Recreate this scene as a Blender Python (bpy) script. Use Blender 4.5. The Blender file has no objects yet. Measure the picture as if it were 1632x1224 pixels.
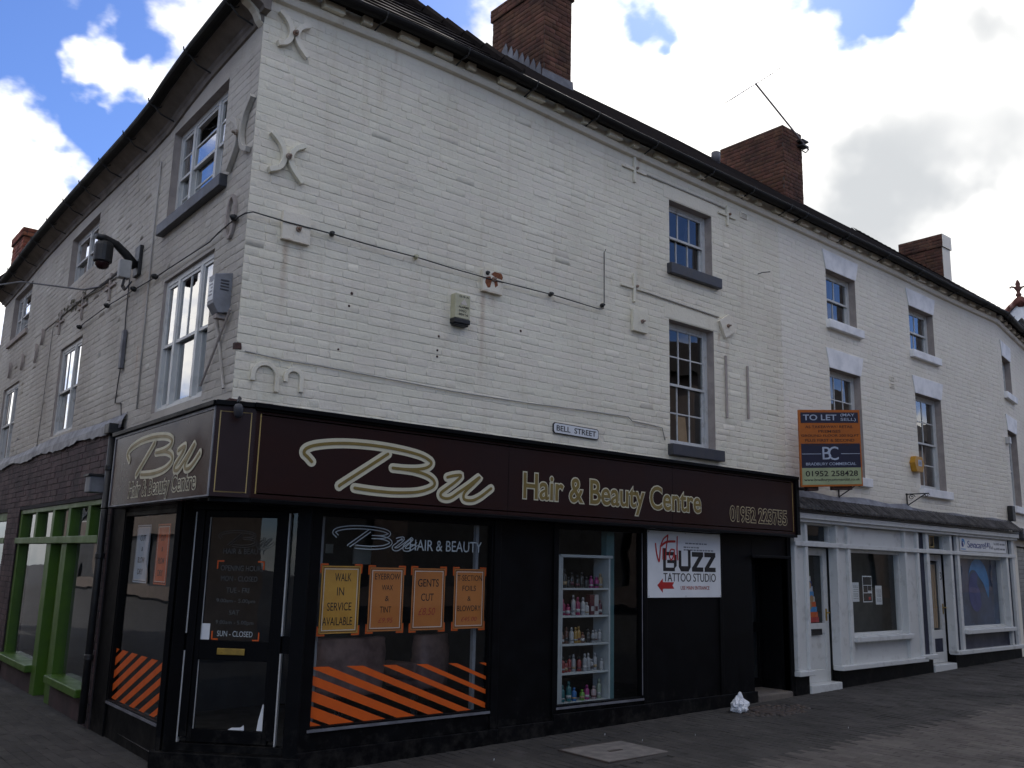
import bpy, bmesh, math, random
from math import sin, cos, pi, radians, tan, hypot
from mathutils import Vector, Matrix, noise as mnoise
random.seed(7)
R = random.uniform
S = bpy.context.scene
COL = S.collection

# ------------------------------------------------------------------ camera
YAW, PIT, ROL, FPX = radians(39.67), radians(11.17), radians(1.40), 1450.0
CAM = Vector((-2.8510, -6.9387, 1.75))
_f = Vector((sin(YAW)*cos(PIT), cos(YAW)*cos(PIT), sin(PIT)))
_r = Vector((cos(YAW), -sin(YAW), 0)); _u = _r.cross(_f)
_rr = cos(ROL)*_r + sin(ROL)*_u; _uu = -sin(ROL)*_r + cos(ROL)*_u
cd = bpy.data.cameras.new('camera'); cam = bpy.data.objects.new('camera', cd); COL.objects.link(cam)
cd.sensor_width = 36; cd.lens = FPX/1632*36; cd.clip_start = 0.05; cd.clip_end = 2000
m = Matrix((( _rr.x, _uu.x, -_f.x, CAM.x), (_rr.y, _uu.y, -_f.y, CAM.y), (_rr.z, _uu.z, -_f.z, CAM.z), (0, 0, 0, 1)))
cam.matrix_world = m
S.camera = cam
def screen_size(p, w, h):       # rough apparent area, to choose which bricks are built one by one
    d = Vector(p) - CAM
    c = d.dot(_f)
    if c < .3: return 0
    x = 816 + FPX*d.dot(_rr)/c; y = 612 - FPX*d.dot(_uu)/c
    if x < -20 or x > 1652 or y < -20 or y > 1244: return 0
    return w*h/(c*c)

# ------------------------------------------------------------------ sky and sun
SUN_EL, SUN_AZ = radians(41), radians(52)         # azimuth measured from +Y towards +X
W = bpy.data.worlds.new('World'); S.world = W; W.use_nodes = True
nt = W.node_tree; nt.nodes.clear()
def N(t, **k):
    n = nt.nodes.new(t)
    for a, b in k.items(): setattr(n, a, b)
    return n
def L(a, b): nt.links.new(a, b)
def MT(op, a, b=None, c=None):
    n = N('ShaderNodeMath', operation=op)
    for i, v in enumerate((a, b, c)):
        if v is None: continue
        if hasattr(v, 'is_output') or hasattr(v, 'links'): L(v, n.inputs[i])
        else: n.inputs[i].default_value = v
    return n.outputs[0]
sky = N('ShaderNodeTexSky', sky_type='NISHITA', sun_disc=False, sun_elevation=SUN_EL, sun_rotation=SUN_AZ,
        altitude=100, air_density=1.0, dust_density=0.35, ozone_density=2.2)
tc = N('ShaderNodeTexCoord')
nz = N('ShaderNodeTexNoise'); nz.inputs['Scale'].default_value = 3.1; nz.inputs['Detail'].default_value = 7; nz.inputs['Roughness'].default_value = .6
mp = N('ShaderNodeMapping'); mp.inputs['Scale'].default_value = (1, 1, 1.7); mp.inputs['Location'].default_value = (3.3, 1.2, .4)
L(tc.outputs['Generated'], mp.inputs[0]); L(mp.outputs[0], nz.inputs['Vector'])
dens = MT('ADD', MT('MULTIPLY', MT('SUBTRACT', nz.outputs['Fac'], .5), 1.5), .52)
wv = N('ShaderNodeTexNoise'); wv.inputs['Scale'].default_value = 11; wv.inputs['Detail'].default_value = 3.5; wv.inputs['Roughness'].default_value = .65; L(tc.outputs['Generated'], wv.inputs['Vector'])
wsub = N('ShaderNodeVectorMath', operation='SUBTRACT'); L(wv.outputs['Color'], wsub.inputs[0]); wsub.inputs[1].default_value = (.5, .5, .5)
wscl = N('ShaderNodeVectorMath', operation='SCALE'); L(wsub.outputs[0], wscl.inputs[0]); wscl.inputs['Scale'].default_value = .13
wadd = N('ShaderNodeVectorMath', operation='ADD'); L(tc.outputs['Generated'], wadd.inputs[0]); L(wscl.outputs[0], wadd.inputs[1])
wnor = N('ShaderNodeVectorMath', operation='NORMALIZE'); L(wadd.outputs[0], wnor.inputs[0]); DIR = wnor.outputs[0]
# the clouds in view, by compass direction: (direction, angular radius in radians, amount)
CL = [((.163, .875, .455), .13, -.36), ((.230, .879, .417), .085, -.26), ((.294, .842, .452), .05, -.18), ((.22, .84, .495), .06, -.16),
      ((.215, .8615, .460), .042, .46), ((.180, .869, .461), .03, .34), ((.256, .851, .458), .034, .44), ((.28, .843, .455), .022, .34),
      ((.150, .927, .343), .075, .42), ((.09, .945, .32), .1, .3), ((.285, .81, .5125), .04, .24),
      ((.646, .601, .471), .2, .26), ((.830, .363, .424), .24, .30), ((.766, .495, .41), .16, .24),
      ((.630, .5645, .5335), .040, -.36), ((.735, .43, .535), .048, -.50), ((.652, .553, .52), .022, -.26), ((.765, .385, .524), .040, -.50),
      ((.4775, .681, .555), .035, -.26), ((.808, .472, .353), .014, -.4), ((.60, .60, .5335), .03, .05)]
for d, rad, amp in CL:
    dv = Vector(d).normalized()
    dp = N('ShaderNodeVectorMath', operation='DOT_PRODUCT'); L(DIR, dp.inputs[0]); dp.inputs[1].default_value = dv
    k = 1/(1-cos(rad))
    e = MT('EXPONENT', MT('MULTIPLY', MT('SUBTRACT', dp.outputs['Value'], 1.0), k))
    dens = MT('ADD', dens, MT('MULTIPLY', e, amp))
def ramp_sm(v, a, b):
    n = N('ShaderNodeMapRange', interpolation_type='SMOOTHSTEP'); L(v, n.inputs[0])
    n.inputs[1].default_value = a; n.inputs[2].default_value = b
    return n.outputs[0]
mask = ramp_sm(dens, .42, .68)
n2 = N('ShaderNodeTexNoise'); n2.inputs['Scale'].default_value = 2.3; n2.inputs['Detail'].default_value = 3; n2.inputs['Roughness'].default_value = .5
mp2 = N('ShaderNodeMapping'); mp2.inputs['Location'].default_value = (7.7, 2.2, 5.1); mp2.inputs['Scale'].default_value = (1, 1, 2.2)
L(tc.outputs['Generated'], mp2.inputs[0]); L(mp2.outputs[0], n2.inputs['Vector'])
gsum = n2.outputs['Fac']
for d, rad, amp in [((.817, .355, .455), .10, .16), ((.842, .405, .36), .09, .14), ((.80, .43, .42), .06, .10), ((.86, .30, .40), .08, .12),
                    ((.646, .601, .471), .13, -.25), ((.825, .284, .50), .045, .22), ((.893, .341, .294), .06, -.12), ((.15, .927, .343), .12, -.2), ((.09, .95, .30), .05, .2)]:
    dp = N('ShaderNodeVectorMath', operation='DOT_PRODUCT'); L(DIR, dp.inputs[0]); dp.inputs[1].default_value = Vector(d).normalized()
    gsum = MT('ADD', gsum, MT('MULTIPLY', MT('EXPONENT', MT('MULTIPLY', MT('SUBTRACT', dp.outputs['Value'], 1.0), 1/(1-cos(rad)))), amp))
gm = ramp_sm(gsum, .43, .74)
cc = N('ShaderNodeMix', data_type='RGBA'); L(gm, cc.inputs[0])
cc.inputs[6].default_value = (11.2, 10.9, 10.4, 1); cc.inputs[7].default_value = (4.3, 4.45, 4.6, 1)
tint = N('ShaderNodeMix', data_type='RGBA', blend_type='MULTIPLY'); tint.inputs[0].default_value = 1
L(sky.outputs[0], tint.inputs[6]); tint.inputs[7].default_value = (.52, .65, .975, 1)
mx = N('ShaderNodeMix', data_type='RGBA'); L(mask, mx.inputs[0]); L(tint.outputs[2], mx.inputs[6]); L(cc.outputs[2], mx.inputs[7])
bg = N('ShaderNodeBackground'); bg.inputs['Strength'].default_value = .10; L(mx.outputs[2], bg.inputs[0])
wo = N('ShaderNodeOutputWorld'); L(bg.outputs[0], wo.inputs[0])
W.cycles.sampling_method = 'MANUAL'; W.cycles.sample_map_resolution = 512
sl = bpy.data.lights.new('sun', 'SUN'); sl.energy = 2.2; sl.angle = radians(.6); sl.color = (1, .95, .88)
so = bpy.data.objects.new('sun', sl); COL.objects.link(so)
sd = Vector((sin(SUN_AZ)*cos(SUN_EL), cos(SUN_AZ)*cos(SUN_EL), sin(SUN_EL)))
so.rotation_euler = sd.to_track_quat('Z', 'Y').to_euler(); so.location = sd*60
vs = S.view_settings
S.display_settings.display_device = 'sRGB'
vs.view_transform = 'Standard'; vs.look = 'None'; vs.gamma = 1; vs.use_curve_mapping = False; vs.exposure = 0.70
S.cycles.max_bounces = 6; S.cycles.diffuse_bounces = 3; S.cycles.glossy_bounces = 3; S.cycles.use_adaptive_sampling = True; S.cycles.adaptive_threshold = .02; S.cycles.transparent_max_bounces = 12; S.cycles.transmission_bounces = 6
S.cycles.caustics_reflective = False; S.cycles.caustics_refractive = False
S.cycles.use_denoising = True

# ------------------------------------------------------------------ materials
MATS = {}
def mat(name, col, rough=.7, col2=None, scale=5, lo=.4, hi=.62, bump=0, bscale=60, metal=0, island=0, spec=.5, stretch=(1, 1, 1), coat=0, detail=5, extra=None):
    if name in MATS: return MATS[name]
    M = bpy.data.materials.new(name); M.use_nodes = True
    global nt
    old = nt; nt = M.node_tree
    b = nt.nodes['Principled BSDF']
    b.inputs['Roughness'].default_value = rough; b.inputs['Metallic'].default_value = metal
    b.inputs['Specular IOR Level'].default_value = spec; b.inputs['Coat Weight'].default_value = coat
    geo = N('ShaderNodeNewGeometry'); oi = N('ShaderNodeObjectInfo')
    c = None
    if col2 is None: col2 = tuple(x*.82 for x in col)
    mpn = N('ShaderNodeMapping'); mpn.inputs['Scale'].default_value = stretch; L(geo.outputs['Position'], mpn.inputs[0])
    t = N('ShaderNodeTexNoise'); t.inputs['Scale'].default_value = scale; t.inputs['Detail'].default_value = detail; t.inputs['Roughness'].default_value = .6
    L(mpn.outputs[0], t.inputs['Vector'])
    mr = N('ShaderNodeMapRange'); L(t.outputs['Fac'], mr.inputs[0]); mr.inputs[1].default_value = lo; mr.inputs[2].default_value = hi
    mxn = N('ShaderNodeMix', data_type='RGBA'); L(mr.outputs[0], mxn.inputs[0])
    mxn.inputs[6].default_value = (*col, 1); mxn.inputs[7].default_value = (*col2, 1)
    c = mxn.outputs[2]
    if island:
        rnd = MT('FRACT', MT('ADD', geo.outputs['Random Per Island'], MT('MULTIPLY', oi.outputs['Random'], 3.7)))
        hs = N('ShaderNodeHueSaturation'); L(c, hs.inputs['Color'])
        L(MT('ADD', MT('MULTIPLY', rnd, 2*island), 1-island), hs.inputs['Value'])
        L(MT('ADD', MT('MULTIPLY', MT('FRACT', MT('MULTIPLY', rnd, 7.3)), .02), .49), hs.inputs['Hue'])
        c = hs.outputs[0]
    if extra: c = extra(c, geo)
    L(c, b.inputs['Base Color'])
    mr2 = N('ShaderNodeMapRange'); L(t.outputs['Fac'], mr2.inputs[0]); mr2.inputs[1].default_value = .3; mr2.inputs[2].default_value = .7
    mr2.inputs[3].default_value = max(rough-.08, .02); mr2.inputs[4].default_value = min(rough+.1, 1); L(mr2.outputs[0], b.inputs['Roughness'])
    if bump:
        tb = N('ShaderNodeTexNoise'); tb.inputs['Scale'].default_value = bscale; tb.inputs['Detail'].default_value = 4; L(geo.outputs['Position'], tb.inputs['Vector'])
        bn = N('ShaderNodeBump'); bn.inputs['Strength'].default_value = bump; bn.inputs['Distance'].default_value = .01
        L(tb.outputs['Fac'], bn.inputs['Height']); L(bn.outputs[0], b.inputs['Normal'])
    nt = old
    MATS[name] = M
    return M

def streaks(items):
    """rust runs on the paint: (x, y, half width, top z, bottom z, amount)"""
    def ex(c, geo):
        sp = N('ShaderNodeSeparateXYZ'); L(geo.outputs['Position'], sp.inputs[0])
        t = N('ShaderNodeTexNoise'); t.inputs['Scale'].default_value = 14; t.inputs['Detail'].default_value = 4; L(geo.outputs['Position'], t.inputs['Vector'])
        tot = None
        for x, ax, w, z1, z0, a in items:
            src = sp.outputs[0] if ax == 'x' else sp.outputs[1]
            wob = MT('MULTIPLY', MT('SUBTRACT', t.outputs['Fac'], .5), w*1.6)
            q = MT('DIVIDE', MT('ADD', MT('SUBTRACT', src, x), wob), w)
            g = MT('EXPONENT', MT('MULTIPLY', MT('MULTIPLY', q, q), -1.0))
            up = N('ShaderNodeMapRange'); L(sp.outputs[2], up.inputs[0]); up.inputs[1].default_value = z0; up.inputs[2].default_value = z1
            cut = MT('LESS_THAN', sp.outputs[2], z1)
            v = MT('MULTIPLY', MT('MULTIPLY', g, MT('MULTIPLY', up.outputs[0], cut)), MT('MULTIPLY', t.outputs['Fac'], 1.25*a))
            if ax == 'x': v = MT('MULTIPLY', v, MT('LESS_THAN', sp.outputs[1], .1))
            tot = v if tot is None else MT('MAXIMUM', tot, v)
        mg = N('ShaderNodeMapping'); mg.inputs['Scale'].default_value = (5, 5, .55); L(geo.outputs['Position'], mg.inputs[0])
        tg = N('ShaderNodeTexNoise'); tg.inputs['Scale'].default_value = 1.6; tg.inputs['Detail'].default_value = 6; tg.inputs['Roughness'].default_value = .62; L(mg.outputs[0], tg.inputs['Vector'])
        g1 = N('ShaderNodeMapRange'); L(tg.outputs['Fac'], g1.inputs[0]); g1.inputs[1].default_value = .54; g1.inputs[2].default_value = .78; g1.inputs[4].default_value = .42
        m1 = N('ShaderNodeMix', data_type='RGBA', blend_type='MULTIPLY'); L(g1.outputs[0], m1.inputs[0]); L(c, m1.inputs[6]); m1.inputs[7].default_value = (.72, .66, .56, 1)
        tf = N('ShaderNodeTexNoise'); tf.inputs['Scale'].default_value = 26; tf.inputs['Detail'].default_value = 5; L(geo.outputs['Position'], tf.inputs['Vector'])
        g2 = N('ShaderNodeMapRange'); L(MT('ADD', tf.outputs['Fac'], MT('MULTIPLY', MT('SUBTRACT', tg.outputs['Fac'], .5), .5)), g2.inputs[0]); g2.inputs[1].default_value = .70; g2.inputs[2].default_value = .74; g2.inputs[4].default_value = .5
        m2 = N('ShaderNodeMix', data_type='RGBA', blend_type='MULTIPLY'); L(g2.outputs[0], m2.inputs[0]); L(m1.outputs[2], m2.inputs[6]); m2.inputs[7].default_value = (.62, .56, .48, 1)
        n = N('ShaderNodeMix', data_type='RGBA'); L(tot, n.inputs[0]); L(m2.outputs[2], n.inputs[6]); n.inputs[7].default_value = (.30, .15, .06, 1)
        return n.outputs[2]
    return ex

def gum(c, geo):
    v = N('ShaderNodeTexVoronoi'); v.inputs['Scale'].default_value = 2.6; L(geo.outputs['Position'], v.inputs['Vector'])
    t = N('ShaderNodeTexNoise'); t.inputs['Scale'].default_value = .9; t.inputs['Detail'].default_value = 5; L(geo.outputs['Position'], t.inputs['Vector'])
    k = MT('MULTIPLY', MT('LESS_THAN', v.outputs['Distance'], .055), .8)
    st = N('ShaderNodeMapRange'); L(t.outputs['Fac'], st.inputs[0]); st.inputs[1].default_value = .48; st.inputs[2].default_value = .66; st.inputs[4].default_value = .6
    m0 = N('ShaderNodeMix', data_type='RGBA', blend_type='MULTIPLY'); L(st.outputs[0], m0.inputs[0]); L(c, m0.inputs[6]); m0.inputs[7].default_value = (.55, .55, .56, 1)
    n = N('ShaderNodeMix', data_type='RGBA'); L(k, n.inputs[0]); L(m0.outputs[2], n.inputs[6]); n.inputs[7].default_value = (.10, .095, .088, 1)
    return n.outputs[2]
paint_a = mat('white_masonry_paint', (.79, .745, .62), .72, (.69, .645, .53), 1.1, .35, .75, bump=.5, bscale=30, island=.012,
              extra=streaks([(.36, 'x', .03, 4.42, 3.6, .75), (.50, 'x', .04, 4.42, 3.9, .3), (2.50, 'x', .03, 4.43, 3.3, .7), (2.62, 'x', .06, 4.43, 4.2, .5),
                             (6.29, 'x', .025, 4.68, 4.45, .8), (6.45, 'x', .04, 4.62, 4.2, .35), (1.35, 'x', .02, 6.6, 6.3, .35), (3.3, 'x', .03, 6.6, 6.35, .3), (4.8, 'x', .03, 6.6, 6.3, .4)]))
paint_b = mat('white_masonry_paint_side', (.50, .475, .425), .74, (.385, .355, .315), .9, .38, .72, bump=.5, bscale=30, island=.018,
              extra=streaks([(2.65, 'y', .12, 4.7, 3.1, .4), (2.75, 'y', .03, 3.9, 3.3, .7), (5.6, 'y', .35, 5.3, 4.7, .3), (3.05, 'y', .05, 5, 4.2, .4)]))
paint_c = mat('cream_masonry_paint', (.815, .775, .675), .72, (.75, .71, .61), 1.3, .35, .75, bump=.4, bscale=30, island=.012)
trim_w = mat('white_gloss_paint', (.585, .60, .595), .42, (.40, .405, .395), 7, .54, .80, bump=.16, bscale=30)
trim_old = mat('old_white_paint', (.54, .55, .55), .5, (.33, .325, .31), 9, .55, .72, bump=.2, bscale=90)
lint_w = mat('bright_white_lintel_paint', (.88, .88, .88), .55, (.72, .73, .74), 4, bump=.1)
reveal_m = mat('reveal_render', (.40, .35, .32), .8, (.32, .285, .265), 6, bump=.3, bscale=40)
def splash(c, geo):
    sp = N('ShaderNodeSeparateXYZ'); L(geo.outputs['Position'], sp.inputs[0])
    t = N('ShaderNodeTexNoise'); t.inputs['Scale'].default_value = 9; t.inputs['Detail'].default_value = 6; t.inputs['Roughness'].default_value = .7; L(geo.outputs['Position'], t.inputs['Vector'])
    h = N('ShaderNodeMapRange'); L(sp.outputs[2], h.inputs[0]); h.inputs[1].default_value = .75; h.inputs[2].default_value = .05; h.inputs[3].default_value = -.22; h.inputs[4].default_value = .12
    k = N('ShaderNodeMapRange'); L(MT('ADD', t.outputs['Fac'], h.outputs[0]), k.inputs[0]); k.inputs[1].default_value = .50; k.inputs[2].default_value = .72; k.inputs[4].default_value = .75
    n = N('ShaderNodeMix', data_type='RGBA'); L(k.outputs[0], n.inputs[0]); L(c, n.inputs[6]); n.inputs[7].default_value = (.026, .024, .022, 1)
    return n.outputs[2]
black = mat('black_gloss_paint', (.003, .0032, .004), .45, (.005, .0054, .0065), 4, .45, .8, bump=.08, bscale=22, spec=.09, extra=splash)
black_m = mat('black_iron', (.012, .013, .015), .5, (.03, .028, .026), 12, .5, .8, bump=.15, bscale=50)
gutter_m = mat('dark_gutter_paint', (.011, .010, .0095), .6, (.022, .022, .018), 6, .5, .75, spec=.15)
soffit_m = mat('weathered_soffit', (.215, .19, .168), .85, (.14, .122, .105), 4, .38, .68, bump=.4, bscale=25)
maroon = mat('maroon_sign_board', (.025, .0098, .0092), .36, (.020, .008, .0078), 2, bump=.02, spec=.2)
maroon_g = mat('maroon_gloss_sign_board', (.026, .011, .012), .2, (.040, .026, .025), 2, .4, .7, spec=.16)
gold = mat('gold_vinyl', (.20, .145, .035), .45, (.175, .125, .03), 6)
cream = mat('cream_vinyl', (.58, .55, .41), .5, (.54, .51, .38), 6)
goldline = mat('gold_line_vinyl', (.40, .29, .10), .4)
greyline = mat('grey_gold_vinyl', (.48, .41, .25), .5)
slate = mat('dark_grey_sill_paint', (.035, .038, .05), .5, (.055, .055, .06), 8, bump=.1)
lead = mat('lead_flashing', (.16, .165, .185), .55, (.10, .10, .115), 5, bump=.25, bscale=18)
tile_m = mat('dark_roof_tile', (.018, .014, .013), .9, (.028, .022, .019), 7, bump=.5, bscale=30, island=.2, spec=.15)
tile_red = mat('red_ridge_tile', (.14, .042, .028), .75, (.12, .04, .03), 6, bump=.3)
terra = mat('terracotta', (.12, .045, .03), .75, (.08, .03, .022), 9, bump=.2)
brick_ch = mat('sooty_red_brick', (.135, .062, .040), .88, (.058, .033, .026), 2.6, .36, .66, bump=.5, bscale=60, island=.17, spec=.2)
brick_or = mat('orange_red_brick', (.27, .075, .035), .85, (.12, .04, .028), 3, .4, .7, bump=.4, island=.22)
mortar_d = mat('dark_mortar', (.115, .088, .072), .95, (.06, .046, .04), 5, bump=.3)
brick_dk = mat('dark_wine_brick', (.060, .030, .032), .75, (.035, .02, .023), 2, bump=.4, island=.22)
mortar_k = mat('black_mortar', (.022, .018, .02), .95)
green = mat('lime_green_paint', (.050, .118, .007), .45, (.042, .10, .007), 5, bump=.06)
paver_m = mat('grey_block_paver', (.068, .063, .058), .88, (.048, .045, .042), 1.4, .35, .7, bump=.5, bscale=120, island=.16, spec=.25, extra=gum)
paver_r = mat('mixed_block_paver', (.122, .109, .098), .88, (.092, .082, .075), 1.1, .35, .7, bump=.5, bscale=120, island=.18, spec=.25, extra=gum)
joint_m = mat('sand_joint', (.040, .037, .035), .95, (.025, .024, .023), 9)
ground_m = mat('street_asphalt', (.050, .047, .045), .9, (.038, .036, .035), 2, bump=.4, bscale=90)
concrete = mat('pale_concrete', (.20, .18, .165), .85, (.14, .13, .12), 9, bump=.4, bscale=70)
stone = mat('worn_stone', (.14, .12, .10), .85, (.11, .095, .085), 9, bump=.6, bscale=35)
iron = mat('rusty_iron_cover', (.045, .038, .034), .7, (.07, .05, .04), 14, bump=.4)
rust = mat('rusted_plate', (.60, .55, .48), .7, (.22, .07, .03), 9, .47, .53, bump=.3)
rustbolt = mat('rusty_bolt', (.20, .11, .07), .8, (.32, .28, .24), 30)
cable_m = mat('dark_cable', (.05, .05, .052), .6)
cable_w = mat('painted_cable', (.40, .39, .37), .7)
orange = mat('orange_vinyl', (.62, .098, .006), .5, (.57, .088, .006), 8)
poster_o = mat('orange_poster', (.50, .172, .038), .6, (.45, .15, .034), 3)
poster_y = mat('amber_poster', (.56, .29, .045), .6, (.46, .22, .035), 3)
ink = mat('dark_ink', (.012, .01, .01), .6)
ink_r = mat('red_ink', (.34, .05, .03), .6)
ink_br = mat('brown_ink', (.055, .02, .012), .6)
white_v = mat('white_vinyl', (.72, .74, .76), .4, (.66, .68, .70), 3)
offw = mat('off_white_print', (.62, .60, .56), .6)
etch = mat('frosted_vinyl', (.42, .48, .50), .6)
etch_d = mat('dim_frosted_vinyl', (.07, .078, .078), .6)
red_v = mat('red_vinyl', (.45, .02, .02), .4)
navy = mat('navy_print', (.014, .018, .045), .45)
board_o = mat('orange_board', (.42, .115, .012), .5, (.36, .10, .012), 4)
board_g = mat('pale_green_board', (.33, .38, .22), .5)
pale_bl = mat('pale_blue_print', (.42, .48, .60), .5)
brass = mat('brass', (.45, .30, .07), .35, (.33, .22, .06), 12, metal=.8)
grey_box = mat('grey_metal_box', (.23, .24, .265), .5, (.17, .175, .19), 6, bump=.1)
lightgrey = mat('light_grey_plastic', (.50, .50, .49), .5)
cream_p = mat('aged_cream_plastic', (.50, .48, .33), .5, (.44, .42, .28), 8)
yellow = mat('yellow_plastic', (.50, .25, .015), .45)
int_dark = mat('dark_interior_wall', (.055, .055, .058), .8, (.04, .04, .043), 2)
int_grey = mat('grey_interior_wall', (.20, .195, .19), .85, (.15, .15, .145), 1.5)
int_floor = mat('interior_floor', (.06, .055, .05), .5)
shelf_w = mat('white_shelf_laminate', (.40, .43, .44), .45)
teal = mat('teal_post', (.10, .20, .215), .55)
chair_m = mat('brown_chair_vinyl', (.30, .19, .175), .55, (.15, .09, .085), 4, bump=.15)
steel = mat('steel', (.42, .43, .45), .3, metal=.9)
card = mat('cardboard', (.42, .27, .15), .85, (.36, .23, .12), 6)
bag_m = mat('white_plastic_bag', (.74, .76, .80), .4, (.66, .68, .72), 8, bump=.15)
curtain_m = mat('dark_curtain', (.045, .036, .038), .9)
curtain_l = mat('pale_net_curtain', (.40, .42, .45), .9)
moss = mat('mossy_stain', (.10, .095, .06), .95, (.20, .19, .16), 20, .45, .6, bump=.6)
pantile_m = mat('grey_pantile', (.085, .08, .078), .85, (.04, .038, .038), 14, .35, .65, bump=.5, bscale=40, island=.3, spec=.2)
exp_brick = mat('exposed_old_brick', (.085, .042, .034), .9, (.05, .03, .028), 12, bump=.6)
alu = mat('aluminium', (.35, .33, .35), .4, metal=.6)
blue_l = mat('bright_blue_print', (.03, .25, .60), .5)
blue_d = mat('deep_blue_print', (.010, .025, .20), .5)
blue_bd = mat('dark_blue_window_film', (.022, .055, .14), .5, (.01, .022, .055), 2)

def glass_mat(name, tint=(.86, .9, .9), gain=2.0, rough=0.0):
    M = bpy.data.materials.new(name); M.use_nodes = True
    global nt
    old = nt; nt = M.node_tree; nt.nodes.clear()
    tr = N('ShaderNodeBsdfTransparent'); tr.inputs[0].default_value = (*tint, 1)
    gl = N('ShaderNodeBsdfGlossy'); gl.inputs['Roughness'].default_value = rough; gl.inputs[0].default_value = (1, 1, 1, 1)
    geo = N('ShaderNodeNewGeometry')
    t = N('ShaderNodeTexNoise'); t.inputs['Scale'].default_value = 1.7; t.inputs['Detail'].default_value = 1; L(geo.outputs['Position'], t.inputs['Vector'])
    bn = N('ShaderNodeBump'); bn.inputs['Strength'].default_value = .05; bn.inputs['Distance'].default_value = .05; L(t.outputs['Fac'], bn.inputs['Height']); L(bn.outputs[0], gl.inputs['Normal'])
    dn = N('ShaderNodeVectorMath', operation='DOT_PRODUCT'); L(geo.outputs['Incoming'], dn.inputs[0]); L(geo.outputs['Normal'], dn.inputs[1])
    sch = MT('ADD', .04, MT('MULTIPLY', MT('POWER', MT('SUBTRACT', 1.0, MT('ABSOLUTE', dn.outputs['Value'])), 5.0), .96))   # Schlick, the same from both sides
    fac = MT('MINIMUM', MT('MULTIPLY', sch, gain), 1.0)
    mxs = N('ShaderNodeMixShader'); L(fac, mxs.inputs[0]); L(tr.outputs[0], mxs.inputs[1]); L(gl.outputs[0], mxs.inputs[2])
    o = N('ShaderNodeOutputMaterial'); L(mxs.outputs[0], o.inputs[0])
    nt = old
    return M
glass = glass_mat('window_glass', gain=2.6)
shopglass = glass_mat('shop_glass', (.92, .95, .95), gain=1.0)

# ------------------------------------------------------------------ geometry helpers
class Frame:
    def __init__(s, o, ang_vec, n):
        s.o = Vector(o); s.d = Vector(ang_vec).normalized(); s.n = Vector(n).normalized()
    def __call__(s, u, off, z): return s.o + s.d*u + s.n*off + Vector((0, 0, z))
ba, ca, da = radians(1.4), radians(1.6), radians(11)
FA = Frame((0, 0, 0), (1, 0, 0), (0, -1, 0))
FB = Frame((0, 0, 0), (sin(ba), cos(ba), 0), (-cos(ba), sin(ba), 0))
FC = Frame((7.67, 0, 0), (cos(ca), sin(ca), 0), (sin(ca), -cos(ca), 0))
CW = 7.55
PB = FC(CW, 0, 0)
FD = Frame(PB, (cos(da), sin(da), 0), (sin(da), -cos(da), 0))
_k = (Vector((.02, .8, 0))-Vector((.75, 0, 0)))
FK = Frame((.75, 0, 0), _k, (_k.y*-1, _k.x, 0))
if FK.n.dot(CAM-FK.o) < 0: FK.n = -FK.n
KL = _k.length
def gz(x): return .06 + .0175*x

def catmull(P, n=6):
    Q = [P[0]] + list(P) + [P[-1]]; out = []
    for i in range(1, len(Q)-2):
        a, b, c, d = [Vector(q) for q in Q[i-1:i+3]]
        for k in range(n):
            t = k/n
            out.append(.5*((2*b) + (c-a)*t + (2*a-5*b+4*c-d)*t*t + (3*b-a-3*c+d)*t**3))
    out.append(Vector(P[-1])); return out

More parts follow.
